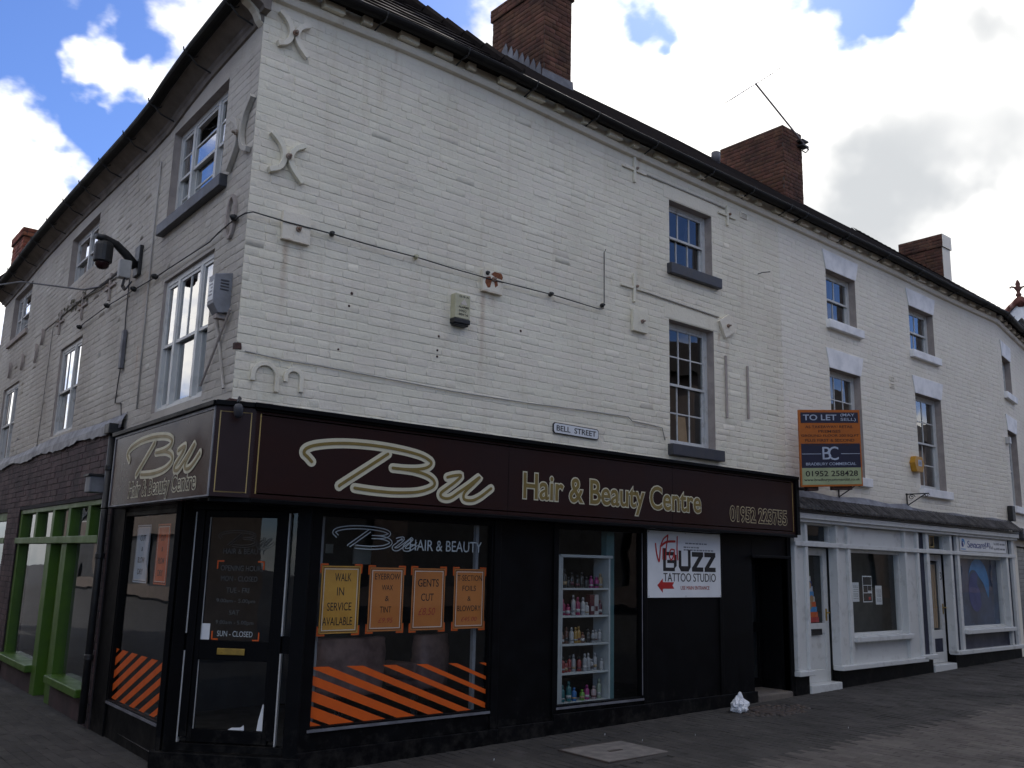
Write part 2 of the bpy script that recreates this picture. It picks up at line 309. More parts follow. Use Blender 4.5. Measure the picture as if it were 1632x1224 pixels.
class MB:
    def __init__(s): s.v = []; s.f = []
    def add(s, vs, fs):
        k = len(s.v); s.v += [Vector(x) for x in vs]; s.f += [tuple(i+k for i in q) for q in fs]; return s
    def quad(s, *p): return s.add(p, [tuple(range(len(p)))])
    def box(s, F, u0, u1, o0, o1, z0, z1):
        p = [F(u, o, z) for z in (z0, z1) for o in (o0, o1) for u in (u0, u1)]
        return s.add(p, [(0, 1, 3, 2), (4, 6, 7, 5), (0, 4, 5, 1), (2, 3, 7, 6), (0, 2, 6, 4), (1, 5, 7, 3)])
    def wbox(s, x0, x1, y0, y1, z0, z1):
        p = [(x, y, z) for z in (z0, z1) for y in (y0, y1) for x in (x0, x1)]
        return s.add(p, [(0, 2, 3, 1), (4, 5, 7, 6), (0, 1, 5, 4), (2, 6, 7, 3), (0, 4, 6, 2), (1, 3, 7, 5)])
    def prism(s, F, poly, o0, o1):
        n = len(poly); p = [F(u, o0, z) for u, z in poly] + [F(u, o1, z) for u, z in poly]
        return s.add(p, [tuple(range(n)), tuple(range(2*n-1, n-1, -1))] + [(i, i+n, (i+1) % n+n, (i+1) % n) for i in range(n)])
    def frame(s, F, u0, u1, z0, z1, w, o0, o1, wt=None, wb=None):
        wt = w if wt is None else wt; wb = w if wb is None else wb
        s.box(F, u0, u0+w, o0, o1, z0, z1); s.box(F, u1-w, u1, o0, o1, z0, z1)
        s.box(F, u0+w, u1-w, o0, o1-.001, z0, z0+wb); s.box(F, u0+w, u1-w, o0, o1-.001, z1-wt, z1); return s
    def tube(s, pts, r, n=8, caps=True):
        pts = [Vector(p) for p in pts]; rings = []
        for i, p in enumerate(pts):
            t = (pts[min(i+1, len(pts)-1)]-pts[max(i-1, 0)])
            if t.length < 1e-9: t = Vector((0, 0, 1))
            t.normalize(); a = t.cross(Vector((0, 0, 1)) if abs(t.z) < .9 else Vector((1, 0, 0))).normalized(); b = t.cross(a)
            rr = r[i] if isinstance(r, (list, tuple)) else r
            rings.append([p+a*rr*cos(2*pi*k/n)+b*rr*sin(2*pi*k/n) for k in range(n)])
        k0 = len(s.v)
        for q in rings: s.v += q
        for i in range(len(rings)-1):
            for k in range(n):
                s.f.append((k0+i*n+k, k0+i*n+(k+1) % n, k0+(i+1)*n+(k+1) % n, k0+(i+1)*n+k))
        if caps: s.f.append(tuple(k0+k for k in range(n))[::-1]); s.f.append(tuple(k0+(len(rings)-1)*n+k for k in range(n)))
        return s
    def lathe(s, c, prof, n=12, axis=None):
        c = Vector(c); k0 = len(s.v)
        ax = Vector(axis).normalized() if axis else Vector((0, 0, 1))
        a = ax.cross(Vector((1, 0, 0)) if abs(ax.x) < .9 else Vector((0, 1, 0))).normalized(); b = ax.cross(a)
        for r, z in prof: s.v += [c+ax*z+a*r*cos(2*pi*k/n)+b*r*sin(2*pi*k/n) for k in range(n)]
        for i in range(len(prof)-1):
            for k in range(n): s.f.append((k0+i*n+k, k0+i*n+(k+1) % n, k0+(i+1)*n+(k+1) % n, k0+(i+1)*n+k))
        s.f.append(tuple(k0+k for k in range(n))[::-1]); s.f.append(tuple(k0+(len(prof)-1)*n+k for k in range(n)))
        return s
    def ribbon(s, F, pts, w, o0, o1, sgn=1, u0=0, z0=0, sc=(1, 1), cap=True):
        """a stroke of width w along 2-D points, lying on frame F; pts mapped to u = u0 + sgn*x*sx, z = z0 + y*sy"""
        P = [Vector((p[0]*sc[0], p[1]*sc[1])) for p in pts]; n = len(P); Lf, Rt = [], []
        for i, p in enumerate(P):
            t = (P[min(i+1, n-1)]-P[max(i-1, 0)])
            if t.length < 1e-9: t = Vector((1, 0))
            t.normalize(); q = Vector((-t.y, t.x)); ww = (w[i] if isinstance(w, (list, tuple)) else w)/2
            Lf.append(p+q*ww); Rt.append(p-q*ww)
        def m(p, o): return F(u0+sgn*p.x, o, z0+p.y)
        k0 = len(s.v)
        for i in range(n): h_ = o1+i*1.2e-5; s.v += [m(Lf[i], o0), m(Rt[i], o0), m(Rt[i], h_), m(Lf[i], h_)]
        for i in range(n-1):
            a = k0+4*i
            for e in range(4): s.f.append((a+e, a+(e+1) % 4, a+4+(e+1) % 4, a+4+e))
        s.f.append((k0+3, k0+2, k0+1, k0)); b = k0+4*(n-1); s.f.append((b, b+1, b+2, b+3))
        if cap:
            for p, ww in ((P[0], w[0] if isinstance(w, (list, tuple)) else w), (P[-1], w[-1] if isinstance(w, (list, tuple)) else w)):
                c = [m(p+Vector((cos(2*pi*k/12), sin(2*pi*k/12)))*ww/2, o1+n*1.3e-5+.0002) for k in range(12)]
                s.quad(*c)
        return s
    def build(s, name, material, parent=None, label=None, cat=None, group=None, kind=None, bevel=0, smooth=False):
        base = Vector((0, 0, 0))
        if parent is not None:
            q = parent
            while q is not None: base += q.location; q = q.parent
        else:
            xs = [v.x for v in s.v]; ys = [v.y for v in s.v]; zs = [v.z for v in s.v]
            base = Vector(((min(xs)+max(xs))/2, (min(ys)+max(ys))/2, min(zs)))
        me = bpy.data.meshes.new(name)
        me.from_pydata([v-base for v in s.v], [], s.f)
        me.update()
        bm = bmesh.new(); bm.from_mesh(me); bmesh.ops.recalc_face_normals(bm, faces=bm.faces); bm.to_mesh(me); bm.free()
        me.materials.append(material)
        if smooth: me.polygons.foreach_set('use_smooth', [True]*len(me.polygons))
        o = bpy.data.objects.new(name, me); COL.objects.link(o)
        if parent is not None: o.parent = parent
        else: o.location = base
        if bevel:
            b = o.modifiers.new('bevel', 'BEVEL'); b.width = bevel; b.segments = 2; b.limit_method = 'ANGLE'; b.angle_limit = radians(40)
        tag(o, label, cat, group, kind)
        return o
def tag(o, label=None, cat=None, group=None, kind=None):
    if label: o['label'] = label
    if cat: o['category'] = cat
    if group: o['group'] = group
    if kind: o['kind'] = kind
    return o
def thing(name, label, cat, loc, group=None):
    o = bpy.data.objects.new(name, None); COL.objects.link(o); o.location = loc; o.empty_display_size = .2
    return tag(o, label, cat, group)
def bx(F, *a): return MB().box(F, *a)
def sheet(F, u0, u1, o0, o1, z0, z1): o = (o0+o1)/2; return MB().quad(F(u0, o, z0), F(u1, o, z0), F(u1, o, z1), F(u0, o, z1))

def wall_grid(mb, F, u0, u1, z0, z1, ops, off=0.0):
    us = sorted({u0, u1, *[x for o in ops for x in o[:2] if u0 < x < u1]}); zs = sorted({z0, z1, *[x for o in ops for x in o[2:4] if z0 < x < z1]})
    for i in range(len(us)-1):
        for j in range(len(zs)-1):
            cu, cz = (us[i]+us[i+1])/2, (zs[j]+zs[j+1])/2
            if any(o[0] < cu < o[1] and o[2] < cz < o[3] for o in ops): continue
            mb.quad(F(us[i], off, zs[j]), F(us[i+1], off, zs[j]), F(us[i+1], off, zs[j+1]), F(us[i], off, zs[j+1]))
    return mb
def reveals(mb, F, o, depth, off=0.0):
    u0, u1, z0, z1 = o[:4]
    for a, b in (((u0, z0), (u0, z1)), ((u1, z0), (u1, z1)), ((u0, z1), (u1, z1)), ((u0, z0), (u1, z0))):
        mb.quad(F(a[0], off, a[1]), F(b[0], off, b[1]), F(b[0], off-depth, b[1]), F(a[0], off-depth, a[1]))
    return mb

def brick_shape(F, u0, u1, z0, z1, p, off=0.0, jit=.003, org=None):
    """one brick face: back ring, shoulder ring and rounded front"""
    e = .006
    def ring(i, o): return [F(u0+i+R(-jit, jit), o, z0+i+R(-jit, jit)), F(u1-i+R(-jit, jit), o, z0+i+R(-jit, jit)), F(u1-i+R(-jit, jit), o, z1-i+R(-jit, jit)), F(u0+i+R(-jit, jit), o, z1-i+R(-jit, jit))]
    v = ring(0, off-.008)+ring(e*.2, off+p*.6)+ring(e*.9, off+p+R(-.0005, .0005))
    f = [(8, 9, 10, 11)]
    for k in (0, 4):
        for i in range(4): f.append((k+i, k+(i+1) % 4, k+4+(i+1) % 4, k+4+i))
    return v, f
def course_bricks(u0, u1, z0, z1, ops, pitch=.075, joint=.006, ls=(.225, .225, .225, .112), seed=1, us=None):
    rnd = random.Random(seed); out = []
    z = z0; row = 0
    while z < z1-.02:
        zt = min(z+pitch, z1)
        u = u0-rnd.uniform(0, .2); k = rnd.randrange(4)
        while u < u1:
            l = ls[k % len(ls)]*rnd.uniform(.96, 1.04); k += 1 if rnd.random() > .12 else 2
            a, b = max(u, u0), min(u+l, u1); u += l
            segs = [(a, b)]
            for o in ops:
                if o[2] < zt-.02 and o[3] > z+.02:
                    ns = []
                    for p, q in segs:
                        if o[1] <= p or o[0] >= q: ns.append((p, q)); continue
                        if p < o[0]: ns.append((p, o[0]))
                        if q > o[1]: ns.append((o[1], q))
                    segs = ns
            for p, q in segs:
                if q-p > .03: dz = rnd.gauss(0, .0014); out.append((p+joint/2, q-joint/2, z+joint/2+dz, min(zt-joint/2+dz, z1)))
        z += pitch; row += 1
    return out
def lay_bricks(specs, parent, material, n_single, prot=(.0001, .0034), jit=.0024, name='brick', smooth=True):
    """specs: list of (frame, offset, u0, u1, z0, z1). The n_single largest in the picture become objects, the rest one part."""
    sc = []
    for s in specs:
        F, off, a, b, c, d = s
        sc.append((screen_size(F((a+b)/2, off, (c+d)/2), b-a, d-c), s))
    sc.sort(key=lambda t: -t[0])
    base = Vector((0, 0, 0)); q = parent
    while q is not None: base += q.location; q = q.parent
    protos = {}
    for k, (w, s) in enumerate(sc[:n_single]):
        F, off, a, b, c, d = s
        if w == 0: break
        key = (id(F), round((b-a)/.02), random.randrange(5))
        if key not in protos:
            v, f = brick_shape(F, -(b-a)/2, (b-a)/2, -(d-c)/2, (d-c)/2, (prot[0]+(prot[1]-prot[0])*random.random()**2.2), 0, jit)
            me = bpy.data.meshes.new(name); me.from_pydata([x-F.o for x in v], [], f); me.update(); me.materials.append(material)
            bm = bmesh.new(); bm.from_mesh(me); bmesh.ops.recalc_face_normals(bm, faces=bm.faces); bm.to_mesh(me); bm.free()
            if smooth: me.polygons.foreach_set('use_smooth', [True]*len(me.polygons))
            protos[key] = (me, b-a, d-c)
        me, w0, h0 = protos[key]
        o = bpy.data.objects.new(name, me); COL.objects.link(o); o.parent = parent
        o.location = F((a+b)/2, off, (c+d)/2)-base
        # scale only along the brick's own run (small correction)
        ang = math.atan2(F.d.y, F.d.x)
        if abs(sin(2*ang)) < .2:
            r = (b-a)/w0
            o.scale = (r if abs(F.d.x) > .7 else 1, r if abs(F.d.y) > .7 else 1, (d-c)/h0)
    rest = MB()
    for w, s in sc[n_single:] if n_single < len(sc) else []:
        F, off, a, b, c, d = s
        v, f = brick_shape(F, a, b, c, d, (prot[0]+(prot[1]-prot[0])*random.random()**2.2), off, jit); rest.add(v, f)
    if rest.v:
        o = rest.build(name+'work', material, parent, kind='stuff', smooth=smooth)

# ------------------------------------------------------------------ lettering
def text_mesh(body, offset=0.0, ext=.02, space=1.0, align='CENTER', lines=1.0):
    c = bpy.data.curves.new('lettering', 'FONT'); c.body = body; c.offset = offset; c.extrude = ext; c.space_character = space; c.align_x = align; c.space_line = lines
    c.resolution_u = 4
    o = bpy.data.objects.new('lettering', c)
    me = bpy.data.meshes.new_from_object(o)
    v = [x.co.copy() for x in me.vertices]; f = [tuple(p.vertices) for p in me.polygons]
    bpy.data.objects.remove(o); bpy.data.curves.remove(c); bpy.data.meshes.remove(me)
    return v, f
def write(body, F, uL, zb, w, h, off, parent, material, sgn=1, thick=.002, offset=0.0, ref=None, name='lettering', slant=0, space=1.0, shear=0.0):
    """lettering fitted to a w x h rectangle whose left foot is (uL, zb); ref: rectangle taken from the un-offset letters"""
    v, f = text_mesh(body, offset, space=space)
    rv = text_mesh(body, 0, space=space)[0] if offset else v
    x0, x1 = min(p.x for p in rv), max(p.x for p in rv); y0, y1 = min(p.y for p in rv), max(p.y for p in rv); z0, z1 = min(p.z for p in v), max(p.z for p in v)
    out = []
    for p in v:
        X = (p.x-x0)/(x1-x0)*w; Y = (p.y-y0)/(y1-y0)*h
        out.append(F(uL+sgn*(X+slant*Y), off+thick*(p.z-z0)/(z1-z0), zb+Y+shear*X))
    mb = MB(); mb.v = out; mb.f = f
    return mb.build(name, material, parent)
# strokes of the script "Bu" (x to the right, y up; whole mark about 1 wide)
BU_B1 = catmull([(.045, .60), (.025, .66), (.005, .72), (.02, .80), (.08, .87), (.20, .93), (.35, .95), (.50, .93), (.62, .88), (.68, .81), (.69, .75), (.66, .68), (.60, .64), (.53, .625), (.47, .625)][::-1], 5)
BU_B1 = BU_B1[::-1]
BU_B2 = catmull([(.50, .625), (.60, .61), (.68, .55), (.715, .46), (.70, .37), (.62, .28), (.50, .24), (.38, .24), (.27, .26)], 5)
BU_B3 = catmull([(.44, .84), (.36, .66), (.28, .48), (.20, .30), (.19, .27)], 4)
BU_U = catmull([(.79, .56), (.83, .60), (.875, .615), (.85, .52), (.80, .40), (.755, .29), (.765, .22), (.81, .22), (.87, .34), (.93, .47), (.985, .60), (.99, .60), (.95, .48), (.90, .33), (.90, .22), (.95, .21), (1.0, .28), (1.04, .37), (1.07, .44)], 5)
def bu_mark(F, uL, zb, w, h, off, parent, outline, inner, sgn=1, wt=.045, wi=.02, thick=.002, shear=0.0):
    a, b = MB(), MB()
    for k, st in enumerate((BU_B1, BU_B2, BU_B3, BU_U)):
        P = [(p.x, p.y+shear*p.x) for p in st]
        a.ribbon(F, P, wt, off, off+thick+.0004*k, sgn, uL, zb, (w, h))
        if inner: b.ribbon(F, P, wi, off+thick+.002, off+thick+.004+.0004*k, sgn, uL, zb, (w, h))
    a.build('lettering_outline', outline, parent)
    if inner: b.build('lettering', inner, parent)
def bu_outline(F, uL, zb, w, h, off, parent, material, sgn=1, gap=.03, lw=.007):
    a = MB()
    for k, st in enumerate((BU_B1, BU_B2, BU_B3, BU_U)):
        for s in (-1, 1):
            P = [Vector((p.x*w, p.y*h)) for p in st]; Q = []
            for i, p in enumerate(P):
                t = P[min(i+1, len(P)-1)]-P[max(i-1, 0)]; t = t.normalized() if t.length else Vector((1, 0))
                Q.append(p+Vector((-t.y, t.x))*s*gap/2)
            a.ribbon(F, Q, lw, off, off+.001+.0002*k, sgn, uL, zb)
    a.build('lettering', material, parent)

# ================================================================== the setting: ground, pavement, road
g = MB()
for i in range(-6, 6):
    for j in range(-6, 6):
        g.quad(*[(x*30, y*30, gz(x*30)-.03 if abs(x*30) < 70 else gz(60*(1 if x > 0 else -1))-.03) for x, y in ((i, j), (i+1, j), (i+1, j+1), (i, j+1))])
g.build('ground', ground_m, kind='structure')
pv = MB(); pv.quad(*[(x, y, gz(x)-.008) for x, y in ((-4.5, -2.0), (26, -2.0), (26, 3.5), (-4.5, 3.5))])
pv.quad(*[(x, y, gz(x)-.008) for x, y in ((-4.5, 3.5), (.6, 3.5), (.6, 14), (-4.5, 14))])
pavement = pv.build('pavement', joint_m, kind='structure')
rd = MB(); rd.quad(*[(x, y, gz(x)-.012) for x, y in ((-4.5, -9), (26, -9), (26, -2.0), (-4.5, -2.0))])
road = rd.build('road', joint_m, kind='structure')
HOLE = (3.06, 3.86, -1.22, -.60)
def paver_field(region, parent, material, n_single, name, keep):
    lst = []
    x0, x1, y0, y1 = region; x = x0; col = 0
    while x < x1:
        y = y0-(.1 if col % 2 else 0)
        while y < y1:
            if keep(x+.05, y+.1): lst.append((screen_size((x+.05, y+.1, gz(x)), .1, .2)*max(.05, 1.7/max(1, (Vector((x, y, 0))-CAM).length)), x, y))
            y += .2
        x += .1; col += 1
    lst.sort(key=lambda t: -t[0])
    base = parent.location.copy()
    protos = []
    def shape(cx, cy, zz):
        j = .0022; h = R(-.0015, .0015); tl = R(-.0025, .0025); v = []
        for i, o in ((.0, -.03), (.0, -.0035), (.004, .0)):
            v += [Vector((cx+sx*(.048-i)+R(-j, j)*.4, cy+sy*(.098-i)+R(-j, j)*.4, zz+o+h+tl*sx)) for sx, sy in ((-1, -1), (1, -1), (1, 1), (-1, 1))]
        f = [(8, 9, 10, 11)]+[(k+i, k+(i+1) % 4, k+4+(i+1) % 4, k+4+i) for k in (0, 4) for i in range(4)]
        return v, f
    for k in range(10):
        v, f = shape(0, 0, 0); me = bpy.data.meshes.new(name); me.from_pydata(v, [], f); me.update(); me.materials.append(material); protos.append(me)
    rest = MB()
    for k, (w, x, y) in enumerate(lst):
        cx, cy = x+.05, y+.1
        if k < n_single and w > 0:
            o = bpy.data.objects.new(name, protos[random.randrange(10)]); COL.objects.link(o); o.parent = parent
            o.location = Vector((cx, cy, gz(cx)))-base; o.rotation_euler = (0, -math.atan(.0175), R(-.01, .01))
        else:
            v, f = shape(cx, cy, gz(cx)); rest.add(v, f)
    rest.build(name+'s', material, parent, kind='stuff')
def keep_pave(x, y):
    if x > 0 and y > .12 and x < 7.7: return False
    if x >= 7.7 and y > (x-7.67)*.03+.15: return False
    if y > .1 and x > -.02: return False
    if HOLE[0]-.05 < x < HOLE[1]+.05 and HOLE[2]-.1 < y < HOLE[3]+.1: return False
    if hypot((x-6.5)/.52, (y+.50)/.27) < 1: return False
    return True
paver_field((-1.8, 19, -2.0, .8), pavement, paver_m, 300, 'paver', keep_pave)
paver_field((-1.8, -.0, .8, 10.4), pavement, paver_m, 0, 'side_paver', lambda x, y: x < -.06+y*.02)
paver_field((1.5, 16, -4.6, -2.02), road, paver_r, 300, 'paver', lambda x, y: True)

# ================================================================== corner building
def eA(x):
    P = [(-.5, 6.55), (.3, 6.56), (1.5, 6.61), (2.5, 6.61), (4.5, 6.56), (6.3, 6.54), (7.6, 6.53), (11, 6.55), (13, 6.53), (15.2, 6.55), (30, 6.55)]
    for (a, b), (c, d) in zip(P, P[1:]):
        if a <= x <= c: return b+(d-b)*(x-a)/(c-a)
    return 6.55
def eB(u):
    P = [(-1, 6.40), (0, 6.40), (1.2, 6.375), (1.9, 6.31), (2.35, 6.245), (3, 6.235), (4, 6.26), (6.3, 6.32), (8, 6.32), (10, 6.25), (11.6, 6.22), (14, 6.22)]
    for (a, b), (c, d) in zip(P, P[1:]):
        if a <= u <= c: return b+(d-b)*(u-a)/(c-a)
    return 6.25
def sweep(mb, F, us, zf, prof):
    """profile [(off, dz)] carried along u"""
    n = len(prof); k0 = len(mb.v)
    for u in us: mb.v += [F(u, o, zf(u)+dz) for o, dz in prof]
    for i in range(len(us)-1):
        for k in range(n): mb.f.append((k0+i*n+k, k0+i*n+(k+1) % n, k0+(i+1)*n+(k+1) % n, k0+(i+1)*n+k))
    mb.f.append(tuple(k0+k for k in range(n))); mb.f.append(tuple(k0+(len(us)-1)*n+k for k in range(n))[::-1]); return mb
def rng(a, b, s):
    n = max(1, int(round((b-a)/s))); return [a+(b-a)*i/n for i in range(n+1)]
half = [(.06*cos(t), .06*sin(t)) for t in [pi+pi*k/8 for k in range(9)]]
gprof = half + [(.054, .008), (.047, 0)] + [(.045*cos(t), .045*sin(t)) for t in [2*pi-pi*k/6 for k in range(1, 6)]] + [(-.047, 0), (-.054, .008)]

CB = thing('corner_building', 'white painted brick corner building with maroon and black salon shopfront', 'building', (0, 0, .06))
AW = [(5.35, 6.18, 5.38, 6.21), (5.33, 6.18, 3.17, 4.68)]
BWn = [(.72, 2.22, 5.085, 6.10), (.70, 2.07, 3.10, 4.44), (5.05, 6.48, 5.36, 6.08), (5.23, 6.40, 3.27, 4.48), (9.05, 10.52, 5.29, 6.10), (9.15, 10.42, 3.18, 4.45)]
wm = MB()
wall_grid(wm, FA, 0, 7.67, 2.9, 6.9, AW, -.001)
wall = wm.build('wall', paint_a, CB)
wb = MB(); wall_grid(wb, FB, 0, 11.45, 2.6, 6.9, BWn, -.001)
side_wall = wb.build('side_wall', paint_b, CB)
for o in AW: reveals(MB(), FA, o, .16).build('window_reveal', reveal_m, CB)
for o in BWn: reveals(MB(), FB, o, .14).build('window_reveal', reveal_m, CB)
shell = MB()       # inside faces and rear walls
shell.quad((.3, 5.3, 0), (7.7, 5.3, 0), (7.7, 5.3, 6.9), (.3, 5.3, 6.9)).quad((7.66, 0, 0), (7.66, 5.3, 0), (7.66, 5.3, 8.9), (7.66, 2.65, 8.9), (7.66, 0, 6.7))
shell.quad(FB(11.44, 0, 0), (3.4, 11.45, 0), (3.4, 11.45, 6.9), FB(11.44, 0, 6.9)).quad((3.4, 5.3, 0), (3.4, 11.45, 0), (3.4, 11.45, 7), (3.4, 5.3, 7))
shell.quad((.02, .02, 2.95), (7.64, .02, 2.95), (7.64, 5.3, 2.95), (.1, 5.3, 2.95)).quad((.1, 5.3, 2.95), (3.4, 5.3, 2.95), (3.4, 11.4, 2.95), FB(11.4, -.02, 2.95))
shell.quad((.02, .02, 4.98), (7.64, .02, 4.98), (7.64, 5.3, 4.98), (.1, 5.3, 4.98)).quad((.1, 5.3, 4.98), (3.4, 5.3, 4.98), (3.4, 11.4, 4.98), FB(11.4, -.02, 4.98))
shell.build('interior_wall', int_grey, CB)
ru = [(FA, 0, a, b, c, d) for a, b, c, d in course_bricks(0, 7.67, 2.93, 6.53, AW, seed=3)]
lay_bricks(ru, wall, paint_a, 300)
ru = [(FB, 0, a, b, c, d) for a, b, c, d in course_bricks(0, 11.45, 3.05, 6.14, BWn, seed=5)]
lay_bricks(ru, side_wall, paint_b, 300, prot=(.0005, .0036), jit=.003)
# lintel bands over the street windows (smooth render)
for q in ((5.24, 6.29, 0, .005, 4.69, 4.86), (5.24, 6.30, 0, .005, 6.22, 6.40)): bx(FA, *q).build('lintel', paint_a, CB, bevel=.004)

def sash(parent, F, o, depth, cols, rows, fm, lights=None, sill=None, sill_m=None, rail=.5, fw=.05, bar=.018, glassm=None, hide_bar_low=False):
    """sliding sash window: frame, sashes with bars, every pane its own piece"""
    u0, u1, z0, z1 = o[:4]; zf = z0+.0
    fr = MB().frame(F, u0, u1, zf, z1, fw, -depth-.07, -depth, wb=.045)
    lights = lights or [(0, 1)]
    iu0, iu1 = u0+fw, u1-fw; mid = zf+.045+(z1-fw-zf-.045)*rail
    for a, b in lights[1:]:
        x = iu0+(iu1-iu0)*a; fr.box(F, x-.03, x+.03, -depth-.06, -depth+.004, zf+.045, z1-fw)
    win = fr.build('window', fm, parent, bevel=.003)
    for li, (a, b) in enumerate(lights):
        x0 = iu0+(iu1-iu0)*a+(.03 if li else 0); x1 = iu0+(iu1-iu0)*b-(.03 if li < len(lights)-1 else 0)
        cn = cols[li] if isinstance(cols, (list, tuple)) else cols
        for s, (c, d, oo) in enumerate(((mid-.02, z1-fw, -depth-.008), (zf+.045, mid+.02, -depth-.036))):
            sw = .03
            sm = MB().frame(F, x0, x1, c, d, sw, oo-.024, oo, wb=.035 if s else .03)
            nc = cn if not (hide_bar_low and s) else 1
            for k in range(1, nc):
                x = x0+sw+(x1-x0-2*sw)*k/nc; sm.box(F, x-bar/2, x+bar/2, oo-.02, oo-.004, c+.03, d-sw)
            for k in range(1, rows):
                z = c+.03+(d-c-.06)*k/rows; sm.box(F, x0+sw, x1-sw, oo-.021, oo-.005, z-bar/2, z+bar/2)
            so_ = sm.build('sash', fm, win, bevel=.002)
            for k in range(nc):
                for r in range(rows):
                    p0 = x0+sw+(x1-x0-2*sw)*k/nc; p1 = x0+sw+(x1-x0-2*sw)*(k+1)/nc
                    q0 = c+.03+(d-c-.06)*r/rows; q1 = c+.03+(d-c-.06)*(r+1)/rows
                    t1, t2 = R(-.002, .002), R(-.002, .002)
                    MB().add([F(p0, oo-.013+t1, q0), F(p1, oo-.013+t2, q0), F(p1, oo-.013-t1, q1), F(p0, oo-.013-t2, q1)], [(0, 1, 2, 3)]).build('pane', glassm or glass, win)
    if sill: bx(F, *sill).build('sill', sill_m, win, bevel=.008)
    return win
w1 = sash(CB, FA, AW[0], .11, 3, 1, trim_old, sill=(5.30, 6.285, -.1, .075, 5.245, 5.378), sill_m=slate, rail=.5)
w2 = sash(CB, FA, AW[1], .11, 3, 2, trim_old, sill=(5.285, 6.255, -.1, .085, 3.035, 3.168), sill_m=slate, rail=.5)
def curtain(win, F, u0, u1, z0, z1, off, m, amp=.02, name='curtain'):
    us = rng(u0, u1, .02); c = MB()
    for a, b in zip(us, us[1:]):
        fa, fb = off+amp*sin(a*70), off+amp*sin(b*70)
        c.quad(F(a, fa, z0), F(b, fb, z0), F(b, fb, z1), F(a, fa, z1))
    c.build(name, m, win, smooth=True)
curtain(w1, FA, 5.93, 6.2, 5.38, 6.2, -.25, curtain_m)
TRI = [(0, .25), (.25, .74), (.74, 1)]
bw = []
for k, o in enumerate(BWn):
    top = k % 2 == 0
    sl_ = None; sm_ = None
    if k == 0: sl_, sm_ = (.54, 2.28, -.1, .075, 4.965, 5.083), slate
    if k == 4: sl_, sm_ = (8.98, 10.58, -.1, .04, 5.20, 5.285), reveal_m
    bw.append(sash(CB, FB, o, .075 if top else .03, [1, 2, 1] if not top else 1, 1 if not top else (2 if k != 2 else 1), trim_w if k < 2 else trim_old, lights=TRI if k in (0, 1, 4) else [(0, .5), (.5, 1)] if k == 2 else [(0, .36), (.36, 1)], sill=sl_, sill_m=sm_, rail=.5, fw=.06, hide_bar_low=True))
curtain(bw[1], FB, 1.0, 1.9, 3.1, 3.9, -.35, curtain_l)
curtain(bw[1], FB, .75, .98, 3.1, 4.4, -.30, curtain_m)
curtain(bw[3], FB, 5.3, 5.75, 3.3, 4.4, -.30, curtain_l)
curtain(bw[2], FB, 5.1, 5.5, 5.4, 6.0, -.3, curtain_l)

# cornice on the street side: string course, brick dentils, gutter
us = rng(-.02, 7.68, .35)
sweep(MB(), FA, us, eA, [(-.02, -.01), (.045, 0), (.055, .03), (.055, .072), (-.02, .08)]).build('string_course', paint_a, CB, bevel=.006)
sweep(MB(), FA, us, eA, [(-.05, .074), (.028, .076), (.028, .2), (-.05, .2)]).build('frieze', paint_a, CB)
x = .10; k = 0
while x < 7.6:
    w = .215 if k % 3 != 2 else .10
    e = eA(x)+R(-.006, .006)
    MB().box(FA, x, x+w, .02, .105+R(-.01, .01), e+.082, e+.155).build('dentil', paint_a if R(0, 1) > .2 else paint_c, CB, bevel=.005)
    x += .41; k += 1
def gutter(parent, F, us, zf, off, dz, step, fr_off=.03, brk_z=-.07, m=gutter_m):
    gm_ = sweep(MB(), F, us, zf, [(off+a, dz+b) for a, b in gprof])
    gt = gm_.build('gutter', m, parent, smooth=False)
    u = us[0]+.3
    while u < us[-1]:
        b = MB(); z = zf(u)+dz
        b.tube([F(u-.012, .0, z+brk_z-.05), F(u, off-.06, z+brk_z), F(u, off+.02, z-.06)], .0085, 6)
        b.tube([F(u, off+.079*cos(t), z+.079*sin(t)) for t in [pi+pi*k/8 for k in range(9)]], .007, 5)
        b.build('bracket', black_m, gt)
        u += step*R(.85, 1.15)
    return gt
gutter(CB, FA, rng(-.20, 7.72, .4), eA, .195, .175, .95)
# roof over Bell Street: stepped tile courses
def roof_slope(parent, F, us, zf, off0, dz0, run, pitch, material, course=.11, name='roof'):
    n = int(run/(course*cos(pitch))); prof = []
    mb = MB(); k0 = 0
    rows = []
    for i in range(n):
        for j, lift in ((0, .016), (1, .002)):
            s = (i+j)*course; rows.append((off0-s*cos(pitch), dz0+s*sin(pitch)+lift))
    grid = [[F(u, o, zf(u)+d+.012*sin(u*1.7)+R(-.003, .003)) for u in us] for o, d in rows]
    for r in grid: mb.v += r
    nu = len(us)
    for i in range(len(rows)-1):
        for k in range(nu-1): mb.f.append((i*nu+k, i*nu+k+1, (i+1)*nu+k+1, (i+1)*nu+k))
    # underside of the eaves
    a = len(mb.v); mb.v += [F(u, off0, zf(u)+dz0-.012) for u in us]+[F(u, -.05, zf(u)+dz0+.0) for u in us]
    for k in range(nu-1):
        mb.f.append((a+k, a+k+1, k+1, k)); mb.f.append((a+k, a+k+1, a+nu+k+1, a+nu+k))
    return mb.build(name, material, parent)
PR = radians(39.6)
ra = roof_slope(CB, FA, rng(1.6, 7.7, .22), eA, .185, .215, 2.83, PR, tile_m)
MB().quad((1.2, 2.64, 9.10), (7.7, 2.64, 9.10), (7.7, 5.6, 6.7), (1.2, 5.6, 6.7)).build('rear_roof', tile_m, CB)
